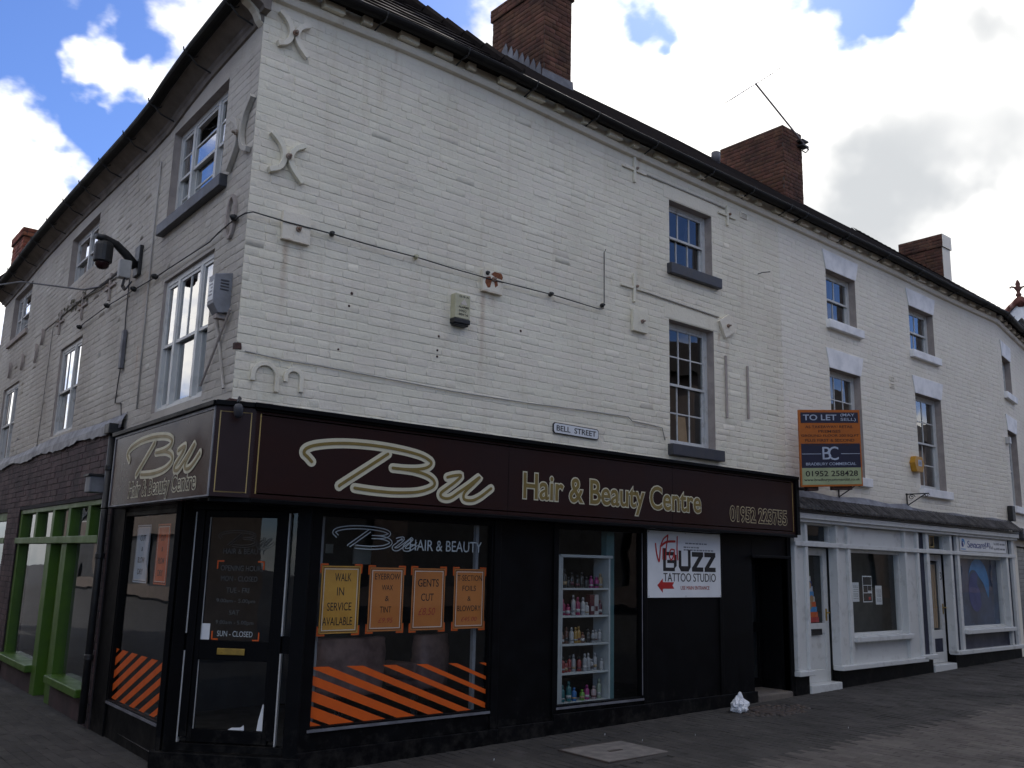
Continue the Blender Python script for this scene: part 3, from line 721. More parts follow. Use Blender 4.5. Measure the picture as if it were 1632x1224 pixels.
# hipped end of the side wing
h = MB(); e0 = (-.20, -.20, 6.77); e1 = (2.80, -.20, 6.80); ap = (1.36, 1.10, 8.12); bk = (1.36, 11.6, 8.12)
def hip(a, b, c, n=12):
    rows = []
    a, b, c = Vector(a), Vector(b), Vector(c)
    nn = (b-a).cross(c-a).normalized(); nn = nn if nn.z > 0 else -nn
    for i in range(n):
        for t, l in ((i/n, .018), ((i+1)/n, .0)):
            p, q = a.lerp(c, t)+nn*l, b.lerp(c, t)+nn*l; k = 10; base = len(h.v)
            h.v += [p.lerp(q, s/k)+nn*R(-.004, .004) for s in range(k+1)]; rows.append(base)
    for r0, r1 in zip(rows, rows[1:]):
        for s in range(10): h.f.append((r0+s, r0+s+1, r1+s+1, r1+s))
hip(e0, e1, ap)
for a_, b_ in zip(rng(-.2, 11.6, .5), rng(-.2, 11.6, .5)[1:]): h.quad(FB(a_, .19, eB(a_)+.165), FB(b_, .19, eB(b_)+.165), (1.36, max(b_, 1.1), 8.12), (1.36, max(a_, 1.1), 8.12))
h.quad(e1, (3.4, 11.6, 6.8), bk, ap)
h.quad(tuple(FB(-.2, .19, eB(-.2)+.165)), e0, ap).quad(e0, e1, (2.80, .1, 6.77), (-.2, .1, 6.74)).quad((-.14, 11.6, 6.42), (3.4, 11.6, 6.8), bk)
h.build('hipped_roof', tile_m, CB)
hr = MB()
for i in range(9):
    a = Vector(e1).lerp(Vector(ap), i/9+.01); b = Vector(e1).lerp(Vector(ap), (i+1)/9)
    hr.tube([a+Vector((0, 0, .02)), b+Vector((0, 0, .035))], [.06, .068], 8)
hr.build('hip_tile', tile_m, CB)
# side street eaves: boarded soffit, curved end, gutter
ub = rng(-.10, 11.6, .3)
sf = MB(); k0 = 0
sweep(sf, FB, ub, eB, [(-.02, -.01), (.04, -.01), (.05, .02), (.17, .10), (.185, .10), (.185, .15), (-.02, .16)]).build('soffit', soffit_m, CB)
sweep(MB(), FB, rng(.0, 11.45, .3), eB, [(-.02, -.085), (.02, -.075), (.03, -.03), (.045, -.012), (-.02, 0)]).build('eaves_moulding', soffit_m, CB)
MB().prism(FA, [(.0, 6.30), (-.04, 6.34), (-.07, 6.40), (-.11, 6.44), (-.17, 6.47), (-.20, 6.52), (-.20, 6.58), (-.15, 6.70), (.0, 6.78)], -.10, -.006).build('eaves_end_board', paint_a, CB, bevel=.004)
gb = gutter(CB, FB, rng(-.12, 11.6, .4), eB, .225, .14, .98, brk_z=-.135)

# chimneys: brick faces laid on a core
def chimney(parent, x0, x1, y0, y1, z0, z1, bm_, mm, n_single, cap=True, name='chimney', faces='xy', seed=1, white=None, capz=.16, capo=.03):
    core = MB().wbox(x0, x1, y0, y1, z0, z1)
    ch = core.build(name, mm, parent)
    Fx = Frame((x0, y0, 0), (0, 1, 0), (-1, 0, 0)); Fy = Frame((x0, y0, 0), (1, 0, 0), (0, -1, 0)); Fr = Frame((x1, y0, 0), (0, 1, 0), (1, 0, 0))
    zc = z1-capz if cap else z1
    sp = [(Fx, .002, *b) for b in course_bricks(0, y1-y0, z0, zc, [], ls=(.225, .112, .225), seed=seed)] + [(Fy, .002, *b) for b in course_bricks(0, x1-x0, z0, zc, [], ls=(.225, .112), seed=seed+1)]
    sp += [(Fr, .002, *b) for b in course_bricks(0, y1-y0, z0, zc, [], ls=(.225, .112, .225), seed=seed+3)]
    if cap:
        Cx = Frame((x0-capo, y0-capo, 0), (0, 1, 0), (-1, 0, 0)); Cy = Frame((x0-capo, y0-capo, 0), (1, 0, 0), (0, -1, 0))
        MB().wbox(x0-capo, x1+capo, y0-capo, y1+capo, zc, z1+.004).build('cap_core', mm, ch)
        sp += [(Cx, .002, *b) for b in course_bricks(0, y1-y0+2*capo, zc, z1, [], ls=(.225, .112), seed=seed+5)]
        sp += [(Cy, .002, *b) for b in course_bricks(0, x1-x0+2*capo, zc, z1, [], ls=(.225, .112), seed=seed+6)]
    if white:
        lay_bricks([q for q in sp if q[0].n.y > -.5], ch, bm_, n_single, prot=(.004, .009))
        MB().wbox(x0, x1, y0-.006, y0, z0, z1-capz).build('painted_face', white, ch); MB().wbox(x0-capo, x1+capo, y0-capo-.006, y0-capo, zc+.001, z1+.003).build('painted_face', white, ch)
    else: lay_bricks(sp, ch, bm_, n_single, prot=(.004, .009))
    return ch
c1 = chimney(CB, 5.0, 5.53, 1.99, 3.2, 7.6, 10.20, brick_ch, mortar_d, 300, seed=21, capz=.20)
fl = MB()
for i in range(7):            # stepped lead flashing up the side of the stack
    y = 2.02+.13*i; z = 6.775+(y+.185)*tan(PR)
    fl.prism(Frame((4.985, 0, 0), (0, 1, 0), (-1, 0, 0)), [(y, z-.06), (y+.135, z+.05), (y+.135, z+.14), (y+.04, z+.235), (y+.0, z+.13)], .002, .008+.0004*i)
zz = 6.775+(1.99+.185)*tan(PR)
fl.prism(Frame((0, 1.985, 0), (1, 0, 0), (0, -1, 0)), [(4.95, zz-.08), (5.58, zz-.08), (5.56, zz+.12), (4.97, zz+.12)], .002, .012)
fl.build('flashing', lead, c1)
chimney(CB, .25, .85, 10.45, 11.3, 6.6, 7.40, brick_or, mortar_d, 120, seed=33, capz=.15)

# ragged bottom edge of the paintwork above the shop sign, bare brick at the corner
rg = MB()
u = .02
while u < 7.5:
    w = R(.05, .16); rg.box(FA, u, u+w*.9, -.01, R(.012, .022), 2.90, 2.95+R(-.015, .02)+(0.03 if u > .5 else 0)); u += w
rg.build('ragged_paint_edge', paint_a, CB, bevel=.004)
for a, b, c, d in ((.06, .20, 2.93, 2.98), (.21, .36, 2.93, 2.985), (.37, .52, 2.93, 2.975), (-.008, .045, 3.40, 3.45), (-.008, .05, 2.94, 2.995)):
    v, f = brick_shape(FA, a, b, c, d, R(.004, .009), 0, .009); MB().add(v, f).build('exposed_brick', exp_brick, CB)
for a, b, c, d in ((-.0, .07, 3.40, 3.455), (0, .14, 2.95, 3.0), (.16, .3, 2.94, 2.985)):
    v, f = brick_shape(FB, a, b, c, d, R(.004, .009), 0, .009); MB().add(v, f).build('exposed_brick', exp_brick, CB)
for a, z in ((1.0, 3.96), (1.02, 4.08), (3.06, 0), (1.98, 3.86), (1.97, 3.72), (1.97, 3.66), (3.0, 4.1), (.92, 3.55)):
    if z: MB().lathe(FA(a, .004, z), [(.010+R(0, .005), 0), (.008, .006), (.003, .007)], 7, axis=(0, -1, 0)).build('fixing_hole', exp_brick, CB)
MB().frame(FA, 6.79, 6.95, 6.37, 6.45, .012, 0, .016).box(FA, 6.80, 6.94, 0, .010, 6.395, 6.402).box(FA, 6.80, 6.94, 0, .010, 6.418, 6.425).build('air_vent', paint_c, CB)

# ---------------------------------------------------- ground floor of the salon
sf = MB()
# stall riser, boards and rails on the street side (black)
G = lambda u: gz(u)-.03
for a, b, z0, z1, o in ((.75, .87, 0, 2.2, .02), (.87, 2.72, 0, .40, 0), (2.72, 2.80, 0, 2.2, .025), (2.80, 3.50, 0, 2.2, .0), (3.50, 3.56, 0, 2.2, .02), (3.56, 4.84, 0, .365, 0), (4.84, 4.90, 0, 2.2, .02), (4.90, 6.18, 0, 2.2, 0), (6.18, 6.24, 0, 2.2, .018), (6.24, 6.85, 0, 2.2, .0), (7.60, 7.68, 0, 2.2, .02), (6.85, 7.60, 1.90, 2.2, 0), (.87, 2.72, 2.13, 2.2, 0), (3.56, 4.84, 2.15, 2.2, 0)):
    sf.box(FA, a, b, -.08, o, (G((a+b)/2) if z0 == 0 else z0), z1)
shopfront = sf.build('shopfront', black, CB, bevel=.004)
sk = MB()
for a, b in ((.75, 2.8), (2.8, 3.5), (3.5, 6.85)): sk.box(FA, a, b, .02, .045, G(a), gz(b)+.13)
sk.build('plinth', black, CB, bevel=.006)
def shop_window(F, u0, u1, z0, z1, o, m=black, w=.045, parent=CB, rail=lead, gm=None):
    fr = MB().frame(F, u0, u1, z0, z1, w, o-.05, o+.012).build('shop_window', m, parent, bevel=.004)
    sheet(F, u0+w, u1-w, o-.03, o-.024, z0+w, z1-w).build('pane', gm or shopglass, fr)
    if rail: bx(F, u0+w*.5, u1-w*.5, o+.001, o+.022, z0+.006, z0+.028).build('sill', rail, fr)
    return fr
shop_window(FA, .82, 2.74, .375, 2.15, 0)
shop_window(FA, 3.53, 4.86, .34, 2.16, 0)
MB().box(FA, 4.815, 4.825, .013, .016, .4, 2.12).build('bead', lead, CB)
# entry recess with a glazed door, stone step
dr = MB(); dr.quad(FA(6.85, 0, .2), FA(6.85, -.42, .2), FA(6.85, -.42, 1.9), FA(6.85, 0, 1.9)).quad(FA(7.6, 0, .2), FA(7.6, -.42, .2), FA(7.6, -.42, 1.9), FA(7.6, 0, 1.9)).quad(FA(6.85, 0, 1.9), FA(7.6, 0, 1.9), FA(7.6, -.42, 1.9), FA(6.85, -.42, 1.9))
dr.build('recess_lining', black, CB)
d2 = MB().frame(FA, 6.87, 7.66, .24, 1.92, .10, -.46, -.42, wb=.14).box(FA, 6.97, 7.56, -.455, -.422, .95, 1.08).build('door', black, CB, bevel=.004)
sheet(FA, 6.97, 7.56, -.44, -.435, .38, .95).build('pane', shopglass, d2); sheet(FA, 6.97, 7.56, -.44, -.435, 1.08, 1.82).build('pane', shopglass, d2)
bx(FA, 6.97, 7.56, -.60, -.55, .25, 1.9).build('lobby_wall', lightgrey, CB)
bx(FA, 6.80, 7.64, .02, .05, 1.895, 1.93).build('door_head_moulding', black, CB, bevel=.006)
stp = MB(); stp.box(FA, 6.86, 7.59, -.45, .05, gz(7.2)-.04, .262); stp.build('doorstep', stone, CB, bevel=.02)
# chamfered corner entrance
ck = MB()
for a, b, z0, z1, o in ((-.03, .09, 0, 2.2, .02), (.20, .27, .30, 2.2, -.07), (.95, 1.02, .30, 2.2, -.07), (1.12, KL+.08, 0, 2.2, .02), (.09, 1.12, 2.14, 2.2, -.04), (.09, 1.12, .18, .26, -.05)):
    ck.box(FK, a, b, -.14, o, z0 or .0, z1)
ck.build('door_frame', black, CB, bevel=.004)
bx(FK, -.06, 1.2, -.30, .045, .0, .205).build('threshold', black, CB, bevel=.01)
dm = MB().frame(FK, .27, .95, .265, 2.135, .04, -.135, -.085, wt=.055, wb=.10).box(FK, .31, .91, -.13, -.087, .91, 1.068)
door = dm.build('door', black, CB, bevel=.003)
sheet(FK, .31, .91, -.112, -.106, 1.068, 2.08).build('pane', shopglass, door); sheet(FK, .31, .91, -.112, -.106, .365, .91).build('pane', shopglass, door)
bx(FK, .505, .745, -.087, -.072, .955, 1.008).build('letter_flap', brass, door, bevel=.004)
bl = MB()
for a, b in ((.905, .912),):
    bl.box(FK, a, b, -.106, -.096, .365, .91).box(FK, a, b, -.106, -.096, 1.07, 2.08)
bl.build('glazing_bead', lightgrey, door)
for a, b in ((.09, .20), (1.02, 1.12)):
    sheet(FK, a, b, -.112, -.106, 1.12, 2.14).build('side_light', shopglass, CB); sheet(FK, a, b, -.112, -.106, .26, .98).build('side_light', shopglass, CB)
    bx(FK, a, b, -.12, -.10, .98, 1.12).build('side_panel', black, CB)
    q = b-.012 if a < .5 else a
    bx(FK, q, q+.012, -.106, -.07, .262, .98).build('glazing_bead', lightgrey, CB); bx(FK, q, q+.012, -.106, -.07, 1.12, 2.12).build('glazing_bead', lightgrey, CB)
# ceiling of the entrance below the sign
MB().quad((-.2, -.22, 2.196), (7.7, -.02, 2.196), (7.6, .5, 2.196), (.6, .8, 2.196), FB(3.1, .2, 2.196), FB(-.1, .2, 2.196)).build('entrance_ceiling', black, CB)
# side street ground floor
sb = MB()
for a, b, z0, z1, o in ((.80, 1.00, 0, 2.2, .02), (1.0, 2.52, 0, .37, 0), (1.0, 2.52, 2.14, 2.2, 0), (2.50, 2.95, 0, 2.75, .02)):
    sb.box(FB, a, b, -.08, o, z0 or 0.0, z1)
sb.build('side_shopfront', black, CB, bevel=.004)
shop_window(FB, .98, 2.52, .35, 2.16, 0)
GW = (3.32, 7.62, .0, 2.33); GW2 = (8.5, 11.3, .0, 2.33)
bk_ = MB(); wall_grid(bk_, FB, 2.95, 11.45, 0, 3.06, [GW, GW2], .03)
reveals(bk_, FB, GW, .2, .03); reveals(bk_, FB, GW2, .2, .03); bk_.quad(FB(2.95, .03, 0), FB(2.95, -.02, 0), FB(2.95, -.02, 3.06), FB(2.95, .03, 3.06))
lw = bk_.build('lower_brick_wall', mortar_k, CB)
for a, b in ((3.33, 4.72), (5.76, 7.61)):
    MB().box(FB, a, b, -.12, .02, 0, .30).build('stall_riser', brick_dk, CB)
sp = [(FB, .03, *b) for b in course_bricks(2.96, 11.45, .05, 3.05, [GW, GW2], seed=9)]
lay_bricks(sp, lw, brick_dk, 300, prot=(.003, .006), jit=.0015, smooth=False)
# lead flashing over it, ragged lower edge
lf = MB(); us2 = rng(2.85, 11.45, .12); lows = [3.035+.02*sin(u*3.1)+R(-.02, .012) for u in us2]
for i in range(len(us2)-1):
    a, b = us2[i], us2[i+1]
    lf.quad(FB(a, .012, 3.215+.02*sin(a*1.3)), FB(b, .012, 3.215+.02*sin(b*1.3)), FB(b, .05, 3.12), FB(a, .05, 3.12))
    lf.quad(FB(a, .05, 3.12), FB(b, .05, 3.12), FB(b, .062, lows[i+1]), FB(a, .062, lows[i]))
lf.build('flashing', lead, CB)
# green shopfront
gm2 = MB()
gm2.box(FB, GW[0], GW[1], -.10, .012, 2.27, 2.33).box(FB, GW[0], GW[1], -.10, .05, 1.86, 1.94)
for u in (3.32, 3.86, 4.74, 5.55, 6.52, 7.50): gm2.box(FB, u, u+.12, -.10, .01, 1.94, 2.27)
gm2.box(FB, 3.32, 3.44, -.10, .01, .3, 1.86).box(FB, 4.72, 4.96, -.10, .02, .05, 1.86).box(FB, 5.52, 5.76, -.10, .02, .05, 1.86).box(FB, 7.50, 7.62, -.10, .01, .3, 1.86)
gs = gm2.build('green_shopfront', green, CB, bevel=.005)
for a, b in ((3.31, 4.73), (5.75, 7.62)):
    bx(FB, a, b, -.12, .10, .30, .385).build('sill', green, gs, bevel=.01)
    sheet(FB, a, b, -.06, -.052, .385, 1.86).build('pane', shopglass, gs)
for a, b in ((3.44, 3.86), (3.98, 4.74), (4.86, 5.55), (5.67, 6.52), (6.64, 7.50)): sheet(FB, a, b, -.06, -.052, 1.94, 2.27).build('fanlight', shopglass, gs)
gd = MB().frame(FB, 4.96, 5.52, .07, 1.86, .09, -.14, -.09, wb=.42).build('door', green, CB, bevel=.004)
sheet(FB, 5.05, 5.43, -.115, -.108, .49, 1.77).build('pane', shopglass, gd)
bx(FB, 4.99, 5.02, -.09, -.05, .75, 1.0).build('handle', steel, gd, bevel=.005)
g3 = MB().frame(FB, GW2[0], GW2[1], .3, 2.33, .12, -.10, 0).box(FB, GW2[0], GW2[1], -.1, .04, 1.87, 1.95).build('green_window', green, CB)
sheet(FB, GW2[0], GW2[1], -.06, -.052, .4, 2.3).build('pane', shopglass, g3); bx(FB, GW2[0], GW2[1], -.1, .02, 0, .3).build('stall_riser', brick_dk, CB)
# interiors of the shops
it = MB()
it.quad((.9, 3.0, .1), (6.8, 3.0, .1), (6.8, 3.0, 2.5), (.9, 3.0, 2.5)).quad((6.8, 0, .1), (6.8, 3, .1), (6.8, 3, 2.5), (6.8, 0, 2.5)).quad((.1, 1, 2.5), (.7, .1, 2.5), (7, .1, 2.5), (7, 5, 2.5), (.1, 5, 2.5))
it.quad(FB(2.9, -.1, .1), (2.9, 2.95, .1), (2.9, 2.95, 2.5), FB(2.9, -.1, 2.5))
it.build('salon_wall', int_dark, CB)
MB().quad((.0, .9, .14), (.8, .05, .14), (7.6, .05, .14), (7.6, 5.2, .14), FB(5, -.05, .14)).build('salon_floor', int_floor, CB)
MB().quad(FB(2.97, -.1, .05), (3.3, 3.0, .05), (3.3, 11.4, .05), FB(11.4, -.1, .05)).quad((1.9, 3, .05), (1.9, 11.4, .05), (1.9, 11.4, 2.6), (1.9, 3, 2.6)).build('green_shop_interior', int_dark, CB)

# ================================================================== the neighbouring house with the white double shopfront
NB = thing('terraced_house', 'cream painted brick terraced house with white double shopfront', 'building', (7.67, 0, .2))
CWn = [(1.24, 2.10, 5.37, 6.15), (3.87, 4.77, 5.38, 6.14), (1.23, 2.12, 3.11, 4.65), (3.92, 4.87, 3.10, 4.66)]
eC = lambda u: eA(7.67+u)
nw = wall_grid(MB(), FC, 0, CW, 2.5, 6.9, CWn, -.001).build('wall', paint_c, NB)
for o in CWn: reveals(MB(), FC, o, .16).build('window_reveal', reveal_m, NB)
sp = [(FC, 0, *b) for b in course_bricks(0, CW, 2.72, 6.5, CWn, seed=13)]
lay_bricks(sp, nw, paint_c, 300, prot=(.0003, .0024), jit=.0018)
cwin = []
for k, o in enumerate(CWn):
    zs = (o[0]-.05, o[1]+.10, -.1, .07, o[2]-.13, o[2]-.002)
    cwin.append(sash(NB, FC, o, .11, 2 if k < 2 else 3 if k == 2 else 2, 1 if k < 2 else 2, trim_w, sill=zs, sill_m=lint_w))
    a, b, z = o[0], o[1], o[3]
    MB().prism(FC, [(a-.005, z), (b+.005, z), (b+.10, z+.29), (a-.09, z+.29)], 0, .016).build('lintel', lint_w, cwin[-1], bevel=.003)
curtain(cwin[0], FC, 1.75, 2.08, 5.4, 6.1, -.27, curtain_m); curtain(cwin[1], FC, 4.4, 4.74, 5.4, 6.1, -.27, curtain_m)
curtain(cwin[3], FC, 4.5, 4.84, 3.2, 4.6, -.27, curtain_m)
sh = MB(); Q = lambda u, o, z: FC(u, o, z)
sh.quad(Q(0, -5.3, 0), Q(CW, -5.3, 0), Q(CW, -5.3, 6.9), Q(0, -5.3, 6.9)).quad(Q(CW-.02, 0, 0), Q(CW-.02, -5.3, 0), Q(CW-.02, -5.3, 6.8), Q(CW-.02, 0, 6.8))
sh.quad(Q(.02, -.02, 2.9), Q(CW-.02, -.02, 2.9), Q(CW-.02, -5.3, 2.9), Q(.02, -5.3, 2.9)).quad(Q(.02, -.02, 5.0), Q(CW-.02, -.02, 5.0), Q(CW-.02, -5.3, 5.0), Q(.02, -5.3, 5.0))
sh.build('interior_wall', int_grey, NB)
us = rng(.0, CW, .4)
sweep(MB(), FC, us, eC, [(-.02, -.01), (.045, 0), (.055, .03), (.055, .072), (-.02, .08)]).build('string_course', paint_c, NB, bevel=.006)
sweep(MB(), FC, us, eC, [(-.05, .074), (.028, .076), (.028, .2), (-.05, .2)]).build('frieze', paint_c, NB)
x = .05; k = 0
while x < CW-.2:
    e = eC(x)+R(-.006, .006)
    MB().box(FC, x, x+(.215 if k % 3 != 2 else .1), .02, .10, e+.082, e+.155).build('dentil', paint_c, NB, bevel=.005); x += .41; k += 1
gutter(NB, FC, rng(.05, CW+.02, .4), eC, .195, .175, 1.3)
roof_slope(NB, FC, rng(0, CW+.05, .25), eC, .185, .215, 2.83, PR, tile_m)
MB().quad(Q(0, -2.64, 9.10), Q(CW, -2.64, 9.10), Q(CW, -5.6, 6.7), Q(0, -5.6, 6.7)).build('rear_roof', tile_m, NB)
c2 = chimney(NB, 10.95, 11.56, 1.99, 3.42, 7.6, 9.88, brick_ch, mortar_d, 300, cap=False, seed=41)
MB().wbox(10.95, 11.56, 1.99, 3.42, 9.88, 9.90).build('cap_slab', mortar_d, c2)
MB().tube([(8.4, 1.6, 7.6), (8.41, 1.6, 8.2)], .06, 10).tube([(8.41, 1.6, 8.2), (8.41, 1.6, 8.38)], .072, 10).build('flue', lead, NB, smooth=True)
for z in (4.77, 4.66): MB().frame(FC, 3.05, 3.20, z-.035, z+.035, .012, 0, .014).box(FC, 3.06, 3.19, 0, .009, z-.006, z+.006).build('air_vent', paint_c, NB)
# shopfront
wf = MB()
def P3(a, b, o0, o1, z0, z1): wf.box(FC, a, b, o0, o1, z0, z1)
P3(.0, 7.40, -.05, .02, 2.36, 2.52)                       # head
P3(-.02, 7.42, -.05, .155, 2.425, 2.50); P3(-.01, 7.41, -.05, .12, 2.385, 2.425)
P3(.02, 7.38, -.06, .085, 2.07, 2.13)                      # transom rail
for a, b, o in ((.02, .07, .07), (.29, .35, .07), (1.08, 1.14, .07), (1.39, 1.46, .07), (3.09, 3.15, .07), (3.50, 3.57, .07), (3.82, 3.92, .07), (4.68, 4.76, .07), (4.94, 5.03, .07), (6.98, 7.06, .07), (7.25, 7.36, .07)): P3(a, b, -.06, o, .50, 2.40)
for a, b in ((.07, .29), (1.14, 1.39), (3.15, 3.50)): P3(a, b, -.06, .03, .46, 2.39)
P3(1.46, 3.09, -.06, .02, 2.13, 2.39); P3(1.46, 3.09, -.06, .02, .46, .82)
P3(5.03, 6.98, -.06, .02, 2.13, 2.39)
front = wf.build('shopfront', trim_w, NB, bevel=.006)
for a, b in ((.0, .36), (1.07, 3.60), (3.48, 3.93), (4.68, 7.40)): bx(FC, a, b, -.05, .105, .43+.012*a, .495+.012*a).build('bottom_rail', trim_w, front, bevel=.008)
nv = MB()
for a, b in ((3.57, 3.82), (4.76, 4.94), (7.06, 7.25)): nv.box(FC, a, b, -.06, .02, .5, 2.39)
nv.box(FC, 5.03, 6.98, -.06, .015, .46, .82); nv.build('navy_panel', navy, front)
MB().box(FC, 0, .33, -.08, .03, .0, .43).box(FC, 1.10, 3.9, -.08, .03, 0, .45).box(FC, 4.72, 7.45, -.08, .03, 0, .5).build('plinth', black, NB)
def big_window(u0, u1, z0, z1):
    fr = MB().frame(FC, u0, u1, z0, z1, .05, -.10, -.02).build('shop_window', trim_w, NB, bevel=.004)
    sheet(FC, u0+.04, u1-.04, -.07, -.062, z0+.04, z1-.04).build('pane', shopglass, fr); bx(FC, u0-.01, u1+.06, -.1, .13, z0-.06, z0+.008).build('sill', trim_w, fr, bevel=.008); return fr
big_window(1.46, 3.09, .86, 2.07); big_window(5.03, 6.98, .86, 2.07)
for a, b in ((.35, 1.08), (3.92, 4.68)):
    sheet(FC, a, b, -.07, -.062, 2.13, 2.40).build('fanlight', shopglass, NB)
    MB().frame(FC, a, b, 2.11, 2.40, .04, -.09, -.03).build('fanlight_frame', trim_w, NB, bevel=.003)
def shop_door(u0, u1, z0, gz0, gz1, low_m):
    d = MB().frame(FC, u0, u1, z0, 2.06, .10, -.13, -.085, wb=.16).box(FC, u0+.1, u1-.1, -.128, -.087, gz0-.13, gz0).build('door', trim_w, NB, bevel=.004)
    sheet(FC, u0+.10, u1-.10, -.115, -.107, gz0, 1.94).build('pane', shopglass, d)
    bx(FC, u0+.10, u1-.10, -.12, -.10, z0+.16, gz0-.13).build('lower_panel', low_m, d)
    return d
d1 = shop_door(.36, 1.07, .30, 1.06, 1.9, trim_w); d3 = shop_door(3.94, 4.67, .37, .87, 1.9, navy)
bx(FC, .33, 1.10, -.15, .06, gz(8.4)-.02, .30).build('doorstep', trim_w, NB, bevel=.01); bx(FC, 3.92, 4.70, -.15, .05, gz(12)-.02, .365).build('doorstep', trim_w, NB, bevel=.01)
MB().frame(FC, .60, .86, .91, .99, .018, -.086, -.07).box(FC, .618, .842, -.086, -.078, .928, .972).build('letter_flap', black_m, d1, bevel=.003)
MB().box(FC, .985, 1.02, -.086, -.078, 1.09, 1.25).tube([FC(1.0, -.08, 1.20), FC(1.0, -.03, 1.20), FC(.92, -.03, 1.20)], .009, 6).build('handle', brass, d1)
MB().box(FC, 4.60, 4.635, -.086, -.078, 1.12, 1.28).tube([FC(4.62, -.08, 1.22), FC(4.62, -.03, 1.22), FC(4.54, -.03, 1.22)], .009, 6).build('handle', brass, d3)
write('1', FC, .435, .925, .03, .09, -.085, d1, black_m, name='house_number'); write('3', FC, 4.585, 1.66, .06, .12, -.085, d3, slate, name='house_number')
MB().frame(FC, 4.22, 4.38, 2.17, 2.36, .02, -.059, -.055).build('fanlight_numeral', goldline, NB)
st = MB()
for i in range(7): st.box(FC, 4.05+.075*i, 4.11+.075*i, -.16, -.15, .9, 1.9)
st.build('blind', card, d3)
iw = MB(); iw.quad(Q(1.2, -.55, .2), Q(3.5, -.55, .2), Q(3.5, -.55, 2.5), Q(1.2, -.55, 2.5)).quad(Q(.3, -1.2, .2), Q(1.2, -1.2, .2), Q(1.2, -1.2, 2.5), Q(.3, -1.2, 2.5)).quad(Q(1.2, -.1, .2), Q(1.2, -1.2, .2), Q(1.2, -1.2, 2.5), Q(1.2, -.1, 2.5)).quad(Q(3.6, -1, .2), Q(5, -1, .2), Q(5, -1, 2.5), Q(3.6, -1, 2.5))
iw.quad(Q(0, -.05, 2.5), Q(7.4, -.05, 2.5), Q(7.4, -1.3, 2.5), Q(0, -1.3, 2.5)); iw.build('shop_interior', mat('grey_green_screen', (.10, .105, .10), .9), NB)
bx(FC, 4.95, 7.1, -.12, -.10, .84, 2.1).build('window_film', blue_bd, NB)
# pantile skirt over the shopfront, one tile end after another
tl = 0
u = -.06
while u < 7.42:
    t = MB(); w = .098; n = 6; v = []
    for k in range(n+1):
        a = pi*k/n; du = u+w/2-w/2*cos(a); dz = .032*sin(a)+R(-.002, .002)
        v += [FC(du, .24, 2.545+dz), FC(du, .03, 2.72+dz), FC(du, .24, 2.525+dz*.7)]
    t.add(v, [(3*k, 3*k+3, 3*k+4, 3*k+1) for k in range(n)]+[(3*k, 3*k+2, 3*k+5, 3*k+3) for k in range(n)])
    t.build('tile', pantile_m, NB); u += .104
bx(FC, -.05, 7.42, .0, .16, 2.505, 2.54).build('tile_batten', slate, NB)
fl2 = MB(); us2 = rng(-.05, 7.4, .15)
for a, b in zip(us2, us2[1:]):
    za, zb = 2.80-.05*(a > 3.4)+.015*sin(a*4), 2.80-.05*(b > 3.4)+.015*sin(b*4)
    fl2.quad(FC(a, .014, za), FC(b, .014, zb), FC(b, .07, 2.715), FC(a, .07, 2.715))
fl2.build('flashing', lead, NB)

# ================================================================== the house round the bend
DB = thing('bend_house', 'cream painted house beyond the bend at the right edge', 'building', tuple(PB)[:2]+(.3,))
DW = [(.32, 1.08, 5.25, 5.97), (.30, 1.12, 3.05, 4.50), (3.2, 4.0, 5.25, 5.97), (3.2, 4.0, 3.05, 4.5), (.25, 2.6, .3, 2.3)]
dwl = wall_grid(MB(), FD, 0, 9, 0, 6.9, DW, -.001).build('wall', paint_c, DB)
lay_bricks([(FD, 0, *b) for b in course_bricks(0, 9, 2.75, 6.5, DW, seed=17)], dwl, paint_c, 200, prot=(.0003, .0024), jit=.0018)
for k, o in enumerate(DW):
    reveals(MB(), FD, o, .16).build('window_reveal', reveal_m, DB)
    if k < 4:
        wn = sash(DB, FD, o, .11, 2, 1 if k % 2 == 0 else 2, trim_w, sill=(o[0]-.06, o[1]+.1, -.1, .07, o[2]-.13, o[2]-.002), sill_m=lint_w)
        MB().prism(FD, [(o[0]-.005, o[3]), (o[1]+.005, o[3]), (o[1]+.09, o[3]+.30), (o[0]-.09, o[3]+.30)], 0, .016).build('lintel', lint_w, wn, bevel=.003)
eD = lambda u: 6.55
us = rng(0, 9, .5)
sweep(MB(), FD, us, eD, [(-.02, -.01), (.045, 0), (.055, .03), (.055, .072), (-.02, .08)]).build('string_course', paint_c, DB, bevel=.006)
sweep(MB(), FD, us, eD, [(-.05, .074), (.028, .076), (.028, .2), (-.05, .2)]).build('frieze', exp_brick, DB)
x = .05
while x < 3: MB().box(FD, x, x+.2, .02, .10, 6.632, 6.705).build('dentil', paint_c, DB, bevel=.005); x += .4
gutter(DB, FD, rng(.05, 9, .5), eD, .195, .175, 1.3)
roof_slope(DB, FD, rng(-.05, 9, .3), eD, .185, .215, 2.83, PR, tile_m)
MB().quad(FD(0, -2.64, 9.10), FD(9, -2.64, 9.10), FD(9, -5.6, 6.7), FD(0, -5.6, 6.7)).quad(FD(9, 0, 0), FD(9, -5.6, 0), FD(9, -5.6, 6.7), FD(9, -2.64, 8.9), FD(9, 0, 6.7)).quad(FD(0, -5.5, 0), FD(9, -5.5, 0), FD(9, -5.5, 6.8), FD(0, -5.5, 6.8)).build('rear_roof', tile_m, DB)
c3 = chimney(DB, 17.15, 17.52, 1.99, 2.96, 7.4, 9.35, brick_ch, mortar_d, 200, seed=51, white=paint_c, capz=.30, capo=.03)
for i in range(24): bx(FD, .25, 2.6, -.13, -.10+.004*(i % 2), .3+.083*i, .3+.083*i+.078).build('shutter_slat', slate, DB)
